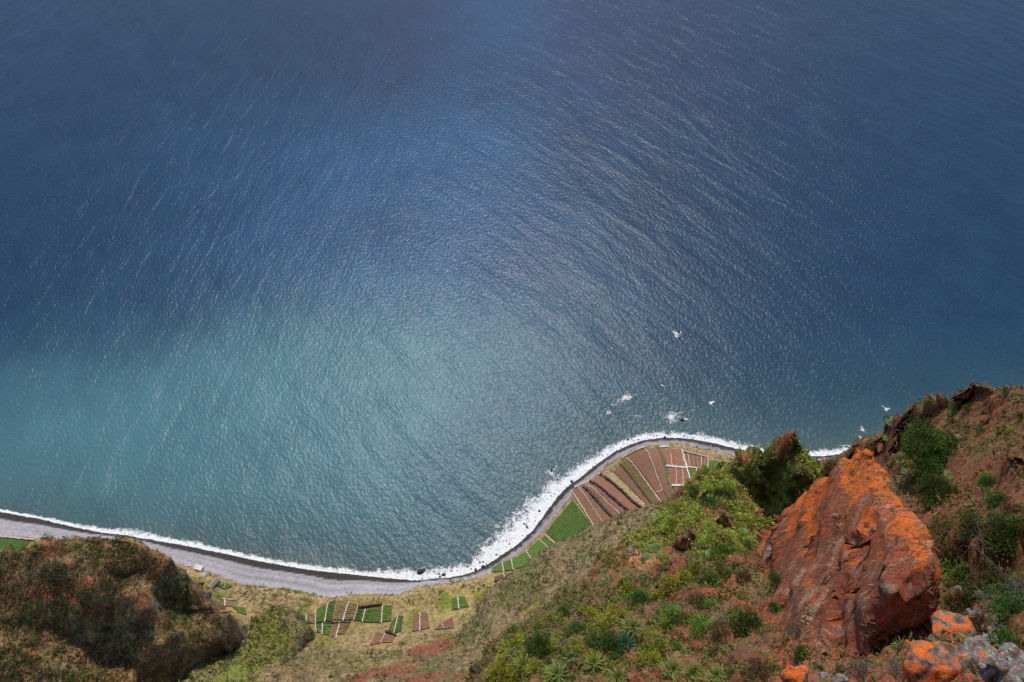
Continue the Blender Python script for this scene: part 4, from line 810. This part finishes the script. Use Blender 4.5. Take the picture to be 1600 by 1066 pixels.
# ================================================================== PLANTS
def leaf_quads(C, D, L, Wd, rg, bend=0.35):
    """blades at C along D with length L and width Wd: two quads each, bending over"""
    D = D / (np.linalg.norm(D, axis=1)[:, None] + 1e-9); S = np.cross(D, rg.normal(size=D.shape)); S /= np.linalg.norm(S, axis=1)[:, None] + 1e-9
    M = C + D * (L * .55)[:, None]; T = C + D * L[:, None] - np.c_[0 * L, 0 * L, bend * L]; w = Wd[:, None]
    V = np.stack([C - S * w * .35, C + S * w * .35, M + S * w * .5, M - S * w * .5, T + S * w * .12, T - S * w * .12], 1).reshape(-1, 3)
    i = np.arange(len(C)) * 6; F_ = np.r_[np.c_[i, i + 1, i + 2, i + 3], np.c_[i + 3, i + 2, i + 4, i + 5]]
    return V, F_
def tubes(paths, sides=5):
    VV, FF, b = [], [], 0
    for pts, rad in paths:
        pts = np.array(pts, float); n = len(pts); T = np.gradient(pts, axis=0); T /= np.linalg.norm(T, axis=1)[:, None] + 1e-9
        A = np.cross(T, (0.3, 0.9, 0.2)); A /= np.linalg.norm(A, axis=1)[:, None] + 1e-9; B = np.cross(T, A)
        for k in range(n):
            for q in range(sides): a = q / sides * 6.2832; VV.append(pts[k] + rad[k] * (A[k] * math.cos(a) + B[k] * math.sin(a)))
        i = np.arange(n * sides).reshape(n, sides) + b
        for k in range(n - 1): FF.append(np.c_[i[k], np.roll(i[k], -1), np.roll(i[k + 1], -1), i[k + 1]])
        b += n * sides
    return np.array(VV), np.concatenate(FF)
def bush_mesh(seed, nclump, per, leaf, flat, lobes=True, up=0.3, width=0.3, spread=.34):
    """crown of unit half-width: uneven lobes, each a tuft of small leaves; gaps between"""
    rg = np.random.default_rng(seed); Cn = rg.normal(size=(nclump, 3)); Cn /= np.linalg.norm(Cn, axis=1)[:, None]; Cn[:, 2] = np.abs(Cn[:, 2]) * 1.0 - .12
    R_ = rg.uniform(.45, .95, nclump) * (1 + .35 * pn(Cn * 1.6 + seed, seed % 40)); Cn = Cn * R_[:, None] * np.array([1, 1, flat])
    C = np.repeat(Cn, per, 0); out = C + np.array([0, 0, up]); J = rg.normal(size=C.shape) * spread * .55; C = C + J * np.array([1, 1, .7])
    D = out * .9 + J * 1.6 + rg.normal(size=C.shape) * .35; L = leaf * rg.uniform(.6, 1.35, len(C))
    V, F_ = leaf_quads(C, D, L, L * width, rg, .15); V[:, 2] = np.maximum(V[:, 2], -.1)
    return V, F_
def stem_paths(seed, n, flat):
    rg = np.random.default_rng(seed); P_ = []
    for k in range(n):
        a = rg.uniform(0, 6.28); r = rg.uniform(.3, .7); e = np.array([math.cos(a) * r, math.sin(a) * r, flat * rg.uniform(.35, .8)])
        P_.append(([(0, 0, -.25), e * .35 + np.array([0, 0, .05]), e * .75, e], [.06, .045, .03, .012]))
    return tubes(P_, 4)
def leaf_mat(name, a, b, sc=2.5, rough=.6, var=.22):
    m = simple_mat(name, a, b, sc, rough, 0, .3, var); t = m.node_tree; bs = t.nodes['Principled BSDF']
    ob = nd(t, 'ShaderNodeBsdfTranslucent'); mx = nd(t, 'ShaderNodeMixShader'); mx.inputs[0].default_value = .22
    src = bs.inputs['Base Color'].links[0].from_socket; t.links.new(src, ob.inputs[0]); t.links.new(bs.outputs[0], mx.inputs[1]); t.links.new(ob.outputs[0], mx.inputs[2])
    t.links.new(mx.outputs[0], t.nodes['Material Output'].inputs[0]); return m
WOOD = simple_mat('twig_bark', (0.07, 0.05, 0.035), (0.13, 0.10, 0.08), 4)
LM = {'dark': leaf_mat('dark_bush_leaf', (0.045, 0.095, 0.014), (0.105, 0.175, 0.026)), 'bright': leaf_mat('bright_leaf', (0.09, 0.17, 0.02), (0.20, 0.30, 0.04)),
      'yellow': leaf_mat('yellow_leaf', (0.16, 0.20, 0.018), (0.52, 0.46, 0.05)), 'mound': leaf_mat('mound_leaf', (0.24, 0.31, 0.035), (0.50, 0.54, 0.10)), 'pale': leaf_mat('pale_mound_leaf', (0.30, 0.40, 0.15), (0.52, 0.64, 0.30)),
      'brown': leaf_mat('brown_brush_leaf', (0.085, 0.062, 0.02), (0.16, 0.12, 0.035)), 'grey': leaf_mat('grey_brush_leaf', (0.13, 0.13, 0.09), (0.24, 0.23, 0.17)), 'tree': leaf_mat('tree_leaf', (0.045, 0.085, 0.012), (0.10, 0.15, 0.022)),
      'agave': leaf_mat('agave_leaf', (0.08, 0.12, 0.018), (0.21, 0.23, 0.04), 1.5), 'agave2': leaf_mat('green_agave_leaf', (0.014, 0.055, 0.022), (0.035, 0.10, 0.04), 1.5)}
SPEC = {'dark': (46, 54, .125, .85, .34, .30), 'bright': (40, 40, .16, .62, .32, .30), 'yellow': (30, 24, .28, .6, .2, .28), 'mound': (44, 30, .13, .55, .6, .26), 'pale': (44, 30, .13, .6, .65, .25), 'brown': (46, 44, .14, .75, .25, .36), 'grey': (40, 36, .17, .62, .16, .36)}
FOL, STEM = {}, {}
for ki, (k, (nc, per, lf, fl, wdt, spd)) in enumerate(SPEC.items()):
    for v in range(3):
        V, F_ = bush_mesh(500 + ki * 10 + v, nc, per, lf, fl, width=wdt, spread=spd, up=.5 if k == 'yellow' else .3); m = mesh_np('foliage', V, F_, smooth=False); m.materials.append(LM[k]); FOL[k, v] = m
        V, F_ = stem_paths(600 + ki * 10 + v, 5, fl); m = mesh_np('stem', V, F_); m.materials.append(WOOD); STEM[k, v] = m
def shrub(kind, loc, rad, label, group, name='shrub', cat='shrub', tall=1.0):
    v = random.randrange(3); o = bpy.data.objects.new(name, None); COL.objects.link(o); tag(o, label, cat, group)
    o.location = loc; s_ = rad; o.scale = (s_ * random.uniform(.85, 1.15), s_ * random.uniform(.85, 1.15), s_ * tall * random.uniform(.85, 1.15)); o.rotation_euler = (0, 0, random.uniform(0, 6.28))
    for nm, me in (('foliage', FOL[kind, v]), ('stem', STEM[kind, v])): c = bpy.data.objects.new(nm, me); COL.objects.link(c); c.parent = o
    return o
def shrub_px(kind, px, py, dia, label, group, only=None, **kw):
    h_ = hit(px, py + dia * .12)
    if not h_ or h_[3] in ('sea', 'beach', 'surf_foam') or (only and not h_[3].startswith(only)): return None
    return shrub(kind, h_[0], dia / 2 * h_[2] / FPX, label, group, **kw)
LAND = [(1128, 806, 'the tan pinnacle'), (1062, 846, 'the brown crag'), (1095, 770, 'the leaning stone on the point'), (1012, 804, 'the green tank'), (1000, 868, 'the orange patch'), (1205, 855, 'the gully lip'), (976, 1010, 'the deep green agave'), (845, 1005, 'the round bush near the slope edge'),
        (1168, 972, 'the wide sloping bush'), (1168, 1030, 'the brown boulder'), (1115, 902, 'the feathery bush pair'), (1215, 907, 'the oval bush on red soil'), (785, 1045, 'the outer corner of the slope'), (1050, 1052, 'the striped agave'), (1238, 682, 'the bluff summit'), (1160, 712, 'the rusty shoulder of the bluff'), (1200, 770, 'the centre of the bluff face'),
        (1230, 845, 'the pit of the gully'), (1355, 715, 'the tip of the orange ridge'), (1448, 735, 'the large rounded tree'), (1590, 608, 'the highest point of the cliff'), (1440, 645, 'the long crest of the cliff'), (1570, 880, 'the bare branches'), (1500, 905, 'the bright ferny bush'), (1585, 1040, 'the corner boulder'), (1540, 700, 'the dark cleft in the cliff'), (1285, 760, 'the right edge of the bluff')]
_SEEN = set()
def where(px, py, dia, what):
    """a label that finds the plant by its size and the nearest landmark"""
    size = 'small' if dia < 15 else 'middling' if dia < 21 else 'large'
    L = sorted(LAND, key=lambda l: (l[0] - px) ** 2 + (l[1] - py) ** 2)
    for l in L[:3]:
        dx, dy = px - l[0], py - l[1]; d = math.hypot(dx, dy); v = '' if abs(dy) < .5 * abs(dx) else 'above' if dy < 0 else 'below'; h = '' if abs(dx) < .5 * abs(dy) else 'left' if dx < 0 else 'right'
        rel = f'{v} and {h} of' if v and h else v or f'{h} of'; far = 'close ' if d < 22 else '' if d < 50 else 'well '
        lb = f'{size} {what} {far}{rel} {l[2]}'
        if lb not in _SEEN: break
    _SEEN.add(lb); return lb
G1, G2, G3, G4 = 'shrubs on the near slope', 'yellow-green clumps on the near slope', 'bright mounds on the point', 'bushes on the mossy bluff'
NAMED = [('dark', 845, 1005, 40, 'round dark green bush standing alone near the slope edge'), ('dark', 1215, 907, 28, 'upright oval bush on bare red soil beside the ridge'), ('dark', 1108, 908, 46, 'larger lobe of the feathery dark bush pair in mid slope'), ('dark', 1128, 898, 34, 'upper lobe of the feathery dark bush pair'),
         ('dark', 1168, 972, 58, 'wide sloping dark bush on the red earth'), ('bright', 1098, 985, 40, 'bright green leafy bush left of the wide dark bush'), ('bright', 1050, 962, 44, 'grassy green bush below the yellow clumps'), ('dark', 998, 938, 44, 'dark olive bush among yellow clumps'), ('dark', 880, 958, 34, 'dark bush at the outer edge of the slope'),
         ('dark', 955, 1005, 46, 'dark bush left of the green agave'), ('dark', 930, 1002, 30, 'smaller dark bush beside the one left of the agave'), ('dark', 900, 985, 34, 'olive bush in the middle of the outer slope'), ('dark', 1085, 890, 26, 'small dark bush above the feathery pair'), ('dark', 975, 912, 26, 'small dark bush near the pale mounds'), ('grey', 1128, 970, 24, 'grey dead bush beside the wide dark bush'),
         ('brown', 1090, 940, 36, 'brown dry bush in mid slope'), ('brown', 1160, 900, 26, 'thin brown bush below the gully lip'), ('grey', 1245, 990, 30, 'grey wiry bush against the red ridge'), ('dark', 1250, 1018, 28, 'dark bush in the crevice under the ridge'), ('bright', 1205, 1045, 22, 'small bright bush by the brown boulder'), ('bright', 1370, 1015, 22, 'small bright bush under the dark cave'),
         ('bright', 1500, 905, 50, 'bright ferny bush right of the orange ridge'), ('bright', 1478, 885, 34, 'ferny tuft clinging to the right side of the ridge'), ('dark', 1575, 1010, 56, 'dark green bush between the grey boulders'), ('grey', 1400, 1050, 44, 'grey heathy bush left of the large orange boulder'), ('grey', 1345, 1050, 40, 'grey heathy bush beside the pale stones'), ('brown', 1530, 985, 46, 'brown brush behind the orange slab'),
         ('dark', 1150, 885, 22, 'small green bush at the top of the red slope'), ('bright', 1152, 930, 14, 'tiny bright tuft on the red slope'), ('dark', 1130, 862, 34, 'dark bush under the bright mounds of the point'), ('dark', 1165, 855, 24, 'olive bush at the edge of the gully'), ('bright', 1085, 1050, 24, 'leafy green clump beside the striped agave'), ('brown', 1185, 1050, 40, 'brown brush behind the brown boulder')]
for kd, px, py, dd, lb in NAMED: shrub_px(kd, px, py, dd, lb, G1)
for k, (px, py, dd) in enumerate([(1085, 897, 36), (1066, 908, 40), (1045, 918, 34), (1030, 935, 30), (985, 925, 28), (960, 962, 40), (945, 978, 36), (930, 962, 26), (1015, 998, 36), (1030, 1015, 34), (1022, 1035, 34), (1008, 1030, 28), (820, 1035, 44), (800, 1012, 36), (812, 1055, 40), (790, 1040, 34), (785, 1060, 34), (838, 1045, 34), (862, 1010, 24), (900, 1005, 22), (862, 965, 22), (880, 1052, 30), (960, 1050, 30), (775, 1052, 30), (905, 1020, 24), (925, 1028, 28), (1040, 978, 22)]):
    shrub_px('yellow', px, py, dd, where(px, py, dd - 12, 'yellow-green spiky clump'), G2)
MW = ['seaward tip', 'left flank', 'right flank', 'middle', 'foot']
mounds = 0
for k in range(420):                                          # bright rounded mounds all over the point
    px, py = random.uniform(985, 1205), random.uniform(735, 875); dd = random.uniform(13, 26)
    x0 = np.interp(py, [735, 790, 830, 875], [1105, 1045, 1010, 1000]); x1 = np.interp(py, [735, 780, 830, 850, 875], [1135, 1155, 1195, 1180, 1110])
    if not (x0 < px < x1) or (1040 < px < 1085 and 825 < py < 880) or (1108 < px < 1150 and 775 < py < 826): continue
    reg = MW[0] if py < 765 else MW[1] if px < x0 + 35 else MW[2] if px > x1 - 30 else MW[4] if py > 845 else MW[3]
    kd = 'pale' if random.random() < (.42 if reg in (MW[1],) else .16) else 'dark' if (py < 790 and random.random() < .5) else 'mound'
    if mounds >= 105: break
    if shrub_px(kd, px, py, dd if kd != 'pale' else dd * .7, where(px, py, dd, f'{dict(pale="pale mint", mound="yellow-green", dark="deep green")[kd]} mound'), G3, only='slope'): mounds += 1
for px, py, dd, lb in ((945, 893, 16, 'topmost pale mound at the slope edge by the orange patch'), (948, 905, 14, 'middle pale mound at the slope edge'), (940, 914, 16, 'lowest pale mound at the slope edge'), (1047, 806, 18, 'big pale mound overlooking the green tank'), (1086, 768, 18, 'blue-green mound at the seaward tip of the point'), (1042, 823, 16, 'pale mound below the one overlooking the tank')):
    shrub_px('pale', px, py, dd, lb, G3)
fill = 0
for k in range(500):                                           # smaller plants filling the near slope
    px, py = random.uniform(760, 1320), random.uniform(885, 1064)
    if fill >= 48: break
    if px > 1120 and random.random() < .62: continue
    left = px < 1020; kd = random.choices(['dark', 'yellow', 'bright', 'brown', 'grey'], [3, 3, 2.5, 1.2, .5] if left else [1.5, .3, 1, 3, 1.5])[0]
    nm = {'dark': 'small dark green bush', 'yellow': 'small yellow-green tuft', 'bright': 'small bright green tuft', 'brown': 'small brown dry bush', 'grey': 'small grey dry bush'}[kd]
    wh = 'on the outer part of the near slope' if px < 900 else 'in the thicket around the agaves' if left else 'on the red earth in mid slope' if px < 1180 else 'on the red earth beside the ridge'
    dd = random.uniform(10, 24)
    if shrub_px(kd, px, py, dd, where(px, py, dd, nm.replace('small ', '')), G1, only='slope'): fill += 1
nb = 0
for k in range(260):                                           # mossy bluff bushes
    px, py = random.uniform(1105, 1300), random.uniform(722, 850)
    if nb >= 30: break
    kd = random.choices(['dark', 'bright', 'mound', 'brown'], [2.5, 3, 2.5, 1.5])[0]
    wh = 'high on the mossy bluff' if py < 745 else 'on the shaded face of the mossy bluff' if py < 800 else 'low in the gully under the mossy bluff'
    dd = random.uniform(9, 20)
    if shrub_px(kd, px, py, dd, where(px, py, dd, {'dark': 'dark green bush', 'bright': 'fresh green bush', 'mound': 'yellowish bush', 'brown': 'brown bush'}[kd]), G4, only='bluff'): nb += 1
G5 = 'bushes on the right cliff'; nb = 0
for k in range(500):
    px, py = random.uniform(1350, 1600), random.uniform(605, 960)
    if nb >= 66: break
    h_ = hit(px, py)
    if not h_ or h_[3] != 'cliff': continue
    brush = py > 760 and px > 1470
    kd = random.choices(['brown', 'dark', 'grey'], [4, 5, 1])[0] if brush else random.choices(['mound', 'pale', 'dark', 'brown', 'grey'], [3, 1.5, 2, 2, 2.5])[0]
    nm = {'brown': 'russet brush', 'dark': 'dark bush', 'grey': 'grey brush', 'mound': 'yellow-green bush', 'pale': 'pale mint bush'}[kd]
    if not brush and 1500 < px and 680 < py < 760 and random.random() < .7: continue
    dd = random.uniform(30, 62) if brush else random.uniform(8, 20)
    shrub(kd, h_[0], dd / 2 * h_[2] / FPX, where(px, py, dd / (2.5 if brush else 1), nm), G5); nb += 1
# green tree in the cleft behind the orange ridge
def tree(px, py, dia, label):
    h_ = hit(px, py)
    if not h_: return
    loc, _, r, _ = h_; R_ = dia / 2 * r / FPX; o = put('tree', None, label=label, cat='tree', group='trees in the cleft behind the ridge'); o.location = loc
    rg = np.random.default_rng(int(px)); tips = []; paths = [([(0, 0, -1), (.1, 0, R_ * .25), (0, .1, R_ * .5)], [.22, .17, .12])]
    for k in range(9):
        a = k * 2.4; e = np.array([math.cos(a), math.sin(a), 0]) * R_ * rg.uniform(.4, .75) + np.array([0, 0, R_ * rg.uniform(.55, 1.0)]); paths.append(([(0, .05, R_ * .3), e * .5 + np.array([0, 0, R_ * .12]), e], [.1, .06, .02])); tips.append(e)
    V, F_ = tubes(paths, 6); put('trunk', mesh_np('trunk', V, F_), WOOD, o)
    VV, FF, b = [], [], 0
    for e in tips + [np.array([0, 0, R_ * .8])]:
        V, F_ = bush_mesh(int(rg.integers(1e6)), 46, 44, .12, .8, width=.42, spread=.36); V = V * R_ * rg.uniform(.38, .55) + e; VV.append(V); FF.append(F_ + b); b += len(V)
    put('crown', mesh_np('crown', np.concatenate(VV), np.concatenate(FF), smooth=False), LM['tree'], o)
tree(1448, 735, 88, 'large rounded green tree behind the orange ridge'); tree(1452, 790, 62, 'lower dark green tree in the cleft beside the ridge'); tree(1420, 715, 36, 'small tree above the tip of the orange ridge')

# agaves: every leaf a part
def agave_leaf():
    n = 7; t = np.linspace(0, 1, n); x = t * .95; z = .55 * t - .62 * t ** 2.2 + .02; wv = .075 * np.sin(np.pi * np.minimum(t * .9 + .16, 1)) ** .8 + .002
    V = []; 
    for k in range(n): V += [(x[k], -wv[k], z[k] + .035 * (1 - t[k])), (x[k], 0, z[k]), (x[k], wv[k], z[k] + .035 * (1 - t[k]))]
    i = np.arange(n - 1) * 3; return np.array(V), np.r_[np.c_[i, i + 1, i + 4, i + 3], np.c_[i + 1, i + 2, i + 5, i + 4]]
V, F_ = agave_leaf(); AG = {k: mesh_np('leaf', V, F_) for k in ('agave', 'agave2')}
for k in AG: AG[k].materials.append(LM[k])
V, F_ = tubes([([(0, 0, -.3), (0, 0, 0), (0, 0, .12)], [.10, .09, .05])], 7); CORE = mesh_np('stem', V, F_); CORE.materials.append(WOOD)
for px, py, dd, kd, nl, lb in ((988, 985, 46, 'agave', 34, 'yellow-green agave rosette above the dark green one'), (976, 1010, 44, 'agave2', 36, 'deep green agave rosette in the thicket'), (1050, 1052, 48, 'agave', 34, 'striped agave rosette at the bottom of the slope'), (1118, 1060, 40, 'agave', 30, 'striped agave rosette cut by the bottom edge'),
        (928, 1040, 42, 'agave', 32, 'spiky agave left of the deep green one'), (870, 1058, 46, 'agave', 32, 'wide agave at the bottom edge left of centre'), (965, 1062, 40, 'agave', 28, 'agave at the bottom edge under the deep green one'), (818, 1045, 46, 'agave', 30, 'yellowish agave in the corner of the slope'), (860, 966, 24, 'agave', 24, 'small agave at the outer edge of the slope'),
        (1070, 905, 26, 'agave', 22, 'small agave among the yellow clumps'), (800, 1025, 28, 'agave', 24, 'small agave near the outer corner'), (893, 1030, 24, 'agave2', 22, 'small dark agave in the outer thicket'), (945, 950, 26, 'agave', 22, 'small agave above the yellow clumps')):
    h_ = hit(px, py)
    if not h_: continue
    loc, _, r, _ = h_; R_ = dd / 2 * r / FPX * 1.15; o = put('agave', None, label=lb, cat='agave', group='agaves on the near slope'); o.location = loc + Vector((0, 0, .15)); o.scale = (R_, R_, R_)
    c = bpy.data.objects.new('stem', CORE); COL.objects.link(c); c.parent = o
    for q in range(nl):
        c = bpy.data.objects.new('leaf', AG[kd]); COL.objects.link(c); c.parent = o; t = q / nl
        c.rotation_euler = (random.uniform(-.15, .15), -1.15 * t + random.uniform(-.1, .1) + .12, q * 2.4); sc = (1.05 - .45 * t) * random.uniform(.85, 1.15); c.scale = (sc, sc, sc); c.location = (0, 0, .05 + .1 * t)

# bare branches at the right edge
def branches(px, py, dia, label, seed):
    h_ = hit(px, py)
    if not h_: return
    loc, _, r, _ = h_; R_ = dia * r / FPX; rg = np.random.default_rng(seed); paths = []
    def grow(p, d, L, rad, dep):
        pts = [p]; 
        for k in range(4): d = d + rg.normal(size=3) * .22; d /= np.linalg.norm(d); p = p + d * L / 4; pts.append(p)
        paths.append((pts, list(np.linspace(rad, rad * .5, 5))))
        if dep: 
            for k in range(rg.integers(2, 4)): grow(pts[rg.integers(2, 5)], d + rg.normal(size=3) * .6, L * .62, rad * .55, dep - 1)
    for k in range(3): grow(np.array([0, 0, -.2]), np.array([rg.normal() * .5 - .3, rg.normal() * .4 + .2, 1.0]), R_ * .55, R_ * .014, 3)
    V, F_ = tubes(paths, 5); o = put('bare_bush', mesh_np('bare_bush', V, F_), simple_mat('grey_twig', (0.07, 0.06, 0.05), (0.16, 0.14, 0.12), 3), label=label, cat='bare bush'); o.location = loc
branches(1575, 915, 95, 'leafless dark branches at the right edge', 3); branches(1003, 1010, 46, 'arching dead stem beside the deep green agave', 9)

# ------------------------------------------------------------------ ground cover too fine to count
def scatter(name, objname, n, size, kind, per, mat, label, slope=(0.3, 1.1), seed=1, noise=0, thr=-1, blade=.22, region=None, noise_scale=8, rise=.8, leafk=1.0):
    me = bpy.data.objects[objname].data; nv = len(me.vertices); co = np.empty(nv * 3, np.float32); me.vertices.foreach_get('co', co); co = co.reshape(-1, 3).astype(float)
    no = np.empty(nv * 3, np.float32); me.vertices.foreach_get('normal', no); no = no.reshape(-1, 3)
    px, py, dep = project(co); ok = (px > -40) & (px < 1640) & (py < 1100) & (py > 500) & (no[:, 2] > slope[0]) & (no[:, 2] < slope[1])
    if region is not None: ok &= region(co, no)
    idx = np.nonzero(ok)[0]; rg = np.random.default_rng(seed)
    if noise: idx = idx[(fbm(co[idx], noise_scale, 3, noise) + .25 * rg.normal(size=len(idx))) > thr]
    if not len(idx): return
    idx = rg.choice(idx, min(n, len(idx)), replace=False); P_ = co[idx] + rg.normal(size=(len(idx), 3)) * np.array([.3, .3, 0]) * size
    sz = size * np.minimum(rg.lognormal(0, .35, len(idx)), 1.7); C = np.repeat(P_, per, 0); S = np.repeat(sz, per); D = rg.normal(size=C.shape) * np.array([1, 1, .35]) + np.array([0, 0, rise])
    if kind == 'clump': C = C + rg.normal(size=C.shape) * (S * .33)[:, None] * np.array([1, 1, .5]) + np.c_[0 * S, 0 * S, S * .2]
    L = S * rg.uniform(.4, 1.0, len(S)) * leafk; V, F_ = leaf_quads(C, D, L, L * blade, rg, .25)
    put(name, mesh_np(name, V, F_, smooth=False), mat, label=label, kind='stuff')
STRAW = leaf_mat('dry_straw', (0.24, 0.17, 0.08), (0.40, 0.30, 0.16), .4, .8, 0); HERB = leaf_mat('low_herb', (0.09, 0.12, 0.022), (0.21, 0.23, 0.045), .4, .8, 0); HERB2 = leaf_mat('dark_herb', (0.032, 0.048, 0.012), (0.075, 0.095, 0.022), .4, .8, 0); RUSTY = leaf_mat('russet_herb', (0.13, 0.06, 0.028), (0.25, 0.13, 0.06), .4, .8, 0)
LIME = leaf_mat('lime_herb', (0.16, 0.21, 0.024), (0.44, 0.45, 0.075), .9, .8, 0)
near_vis = lambda co, no: co[:, 0] < 26
scatter('dry_grass', 'slope', 7000, .32, 'tuft', 7, STRAW, 'dry straw tufts over the near red slope', noise=70, thr=.12, seed=11, blade=.1, noise_scale=5)
scatter('undergrowth', 'slope', 6000, .34, 'clump', 8, HERB, 'low green herbs over the near red slope', noise=73, thr=.16, seed=12, blade=.3, noise_scale=5)
scatter('undergrowth', 'slope', 3500, .34, 'clump', 9, LIME, 'lime green cushions covering the point', seed=31, blade=.35, noise=41, thr=-.05, noise_scale=4, region=lambda co, no: (co[:, 1] > 33) & (co[:, 0] < 27))
scatter('dead_leaves', 'slope', 4500, .26, 'clump', 7, RUSTY, 'russet litter and dead herbs over the near slope', noise=76, thr=.1, seed=13, blade=.25, noise_scale=4)
scatter('undergrowth', 'bluff', 2000, .6, 'clump', 7, HERB2, 'dark herbs clothing the mossy bluff', seed=14, slope=(.12, 1.1), blade=.4)
scatter('undergrowth', 'bluff', 9000, .42, 'clump', 7, LIME, 'yellow-green herbs clothing the mossy bluff', seed=15, slope=(.12, 1.1), blade=.4, noise=60, thr=-.1)
scatter('undergrowth', 'cliff', 5000, .5, 'clump', 7, RUSTY, 'russet herbs over the right cliff', seed=16, slope=(.25, 1.1), blade=.3, noise=62, thr=-.05)
scatter('undergrowth', 'cliff', 3500, .5, 'clump', 7, HERB, 'green herbs over the right cliff', seed=17, slope=(.3, 1.1), blade=.35, noise=64, thr=.05)
scatter('dry_grass', 'cliff', 5000, .5, 'tuft', 7, STRAW, 'pale dry grass along the crest of the right cliff', seed=18, slope=(.4, 1.1), blade=.14, region=lambda co, no: co[:, 1] > 42)
scatter('dry_grass', 'rock_ridge', 2500, .3, 'tuft', 6, STRAW, 'wisps of dry grass on the orange ridge', seed=19, slope=(.25, 1.1), blade=.1, noise=61, thr=.12, noise_scale=3)
scatter('undergrowth', 'headland', 2600, 1.2, 'clump', 6, HERB2, 'dark scrub over the headland', seed=20, slope=(.2, 1.1), blade=.4, noise=66, thr=.08, noise_scale=30)
scatter('undergrowth', 'headland', 2500, 1.1, 'clump', 6, HERB, 'mid green scrub over the headland', seed=21, slope=(.3, 1.1), blade=.4, noise=67, thr=.1, noise_scale=30)
scatter('dry_grass', 'headland', 5000, 1.2, 'clump', 6, RUSTY, 'brown dry scrub over the headland', seed=22, slope=(.3, 1.1), blade=.3, noise=68, thr=-.02, noise_scale=24)
scatter('undergrowth', 'hill', 2200, 1.3, 'clump', 6, HERB2, 'dark scrub over the knoll', seed=23, slope=(.2, 1.1), blade=.4)
scatter('undergrowth', 'hill', 1500, 1.2, 'clump', 6, LIME, 'lime green herbs over the knoll', seed=24, slope=(.4, 1.1), blade=.4, noise=55, thr=0, noise_scale=24)
scatter('undergrowth', 'hillside', 5000, 1.2, 'clump', 6, HERB2, 'dark scrub over the brown hillside', seed=25, blade=.4, noise=56, thr=.02, noise_scale=22)
scatter('dry_grass', 'hillside', 6000, 1.1, 'clump', 6, STRAW, 'straw coloured scrub over the brown hillside', seed=26, blade=.3, noise=57, thr=-.1, noise_scale=22)
nofield = lambda co, no: (LOWFLAT(co) < .05)
def LOWFLAT(co):
    ix = np.clip(((co[:, 0] - gx[0]) / RES).round().astype(int), 0, len(gx) - 1); iy = np.clip(((co[:, 1] - gy[0]) / RES).round().astype(int), 0, len(gy) - 1); return flat.reshape(len(gy), len(gx))[iy, ix]
scatter('undergrowth', 'terrain', 9000, 1.2, 'clump', 6, HERB2, 'dark scrub dotting the coastal slope', seed=27, blade=.4, noise=58, thr=.1, noise_scale=30, region=nofield)
scatter('undergrowth', 'terrain', 7000, 1.2, 'clump', 6, LIME, 'lime green herbs on the coastal slope', seed=28, blade=.4, noise=59, thr=.16, noise_scale=36, region=nofield)
scatter('dry_grass', 'terrain', 12000, 1.1, 'clump', 6, STRAW, 'straw coloured grass on the coastal slope', seed=29, blade=.3, noise=53, thr=-.1, noise_scale=30, region=nofield)

BUSHY = leaf_mat('coastal_bush', (0.035, 0.055, 0.014), (0.09, 0.115, 0.028), .25, .8, 0)
scatter('shrubbery', 'terrain', 420, 3.2, 'clump', 60, BUSHY, 'dark bushes dotted over the coastal flat', seed=35, blade=.4, noise=44, thr=.12, leafk=.32, noise_scale=24, region=nofield)
scatter('shrubbery', 'hillside', 260, 2.6, 'clump', 50, BUSHY, 'dark bushes dotted over the brown hillside', seed=36, blade=.4, noise=45, thr=.1, leafk=.32, noise_scale=24)
scatter('shrubbery', 'headland', 260, 3.0, 'clump', 60, BUSHY, 'dark bushes dotted over the headland', seed=37, blade=.4, noise=46, thr=.0, leafk=.3, noise_scale=24)
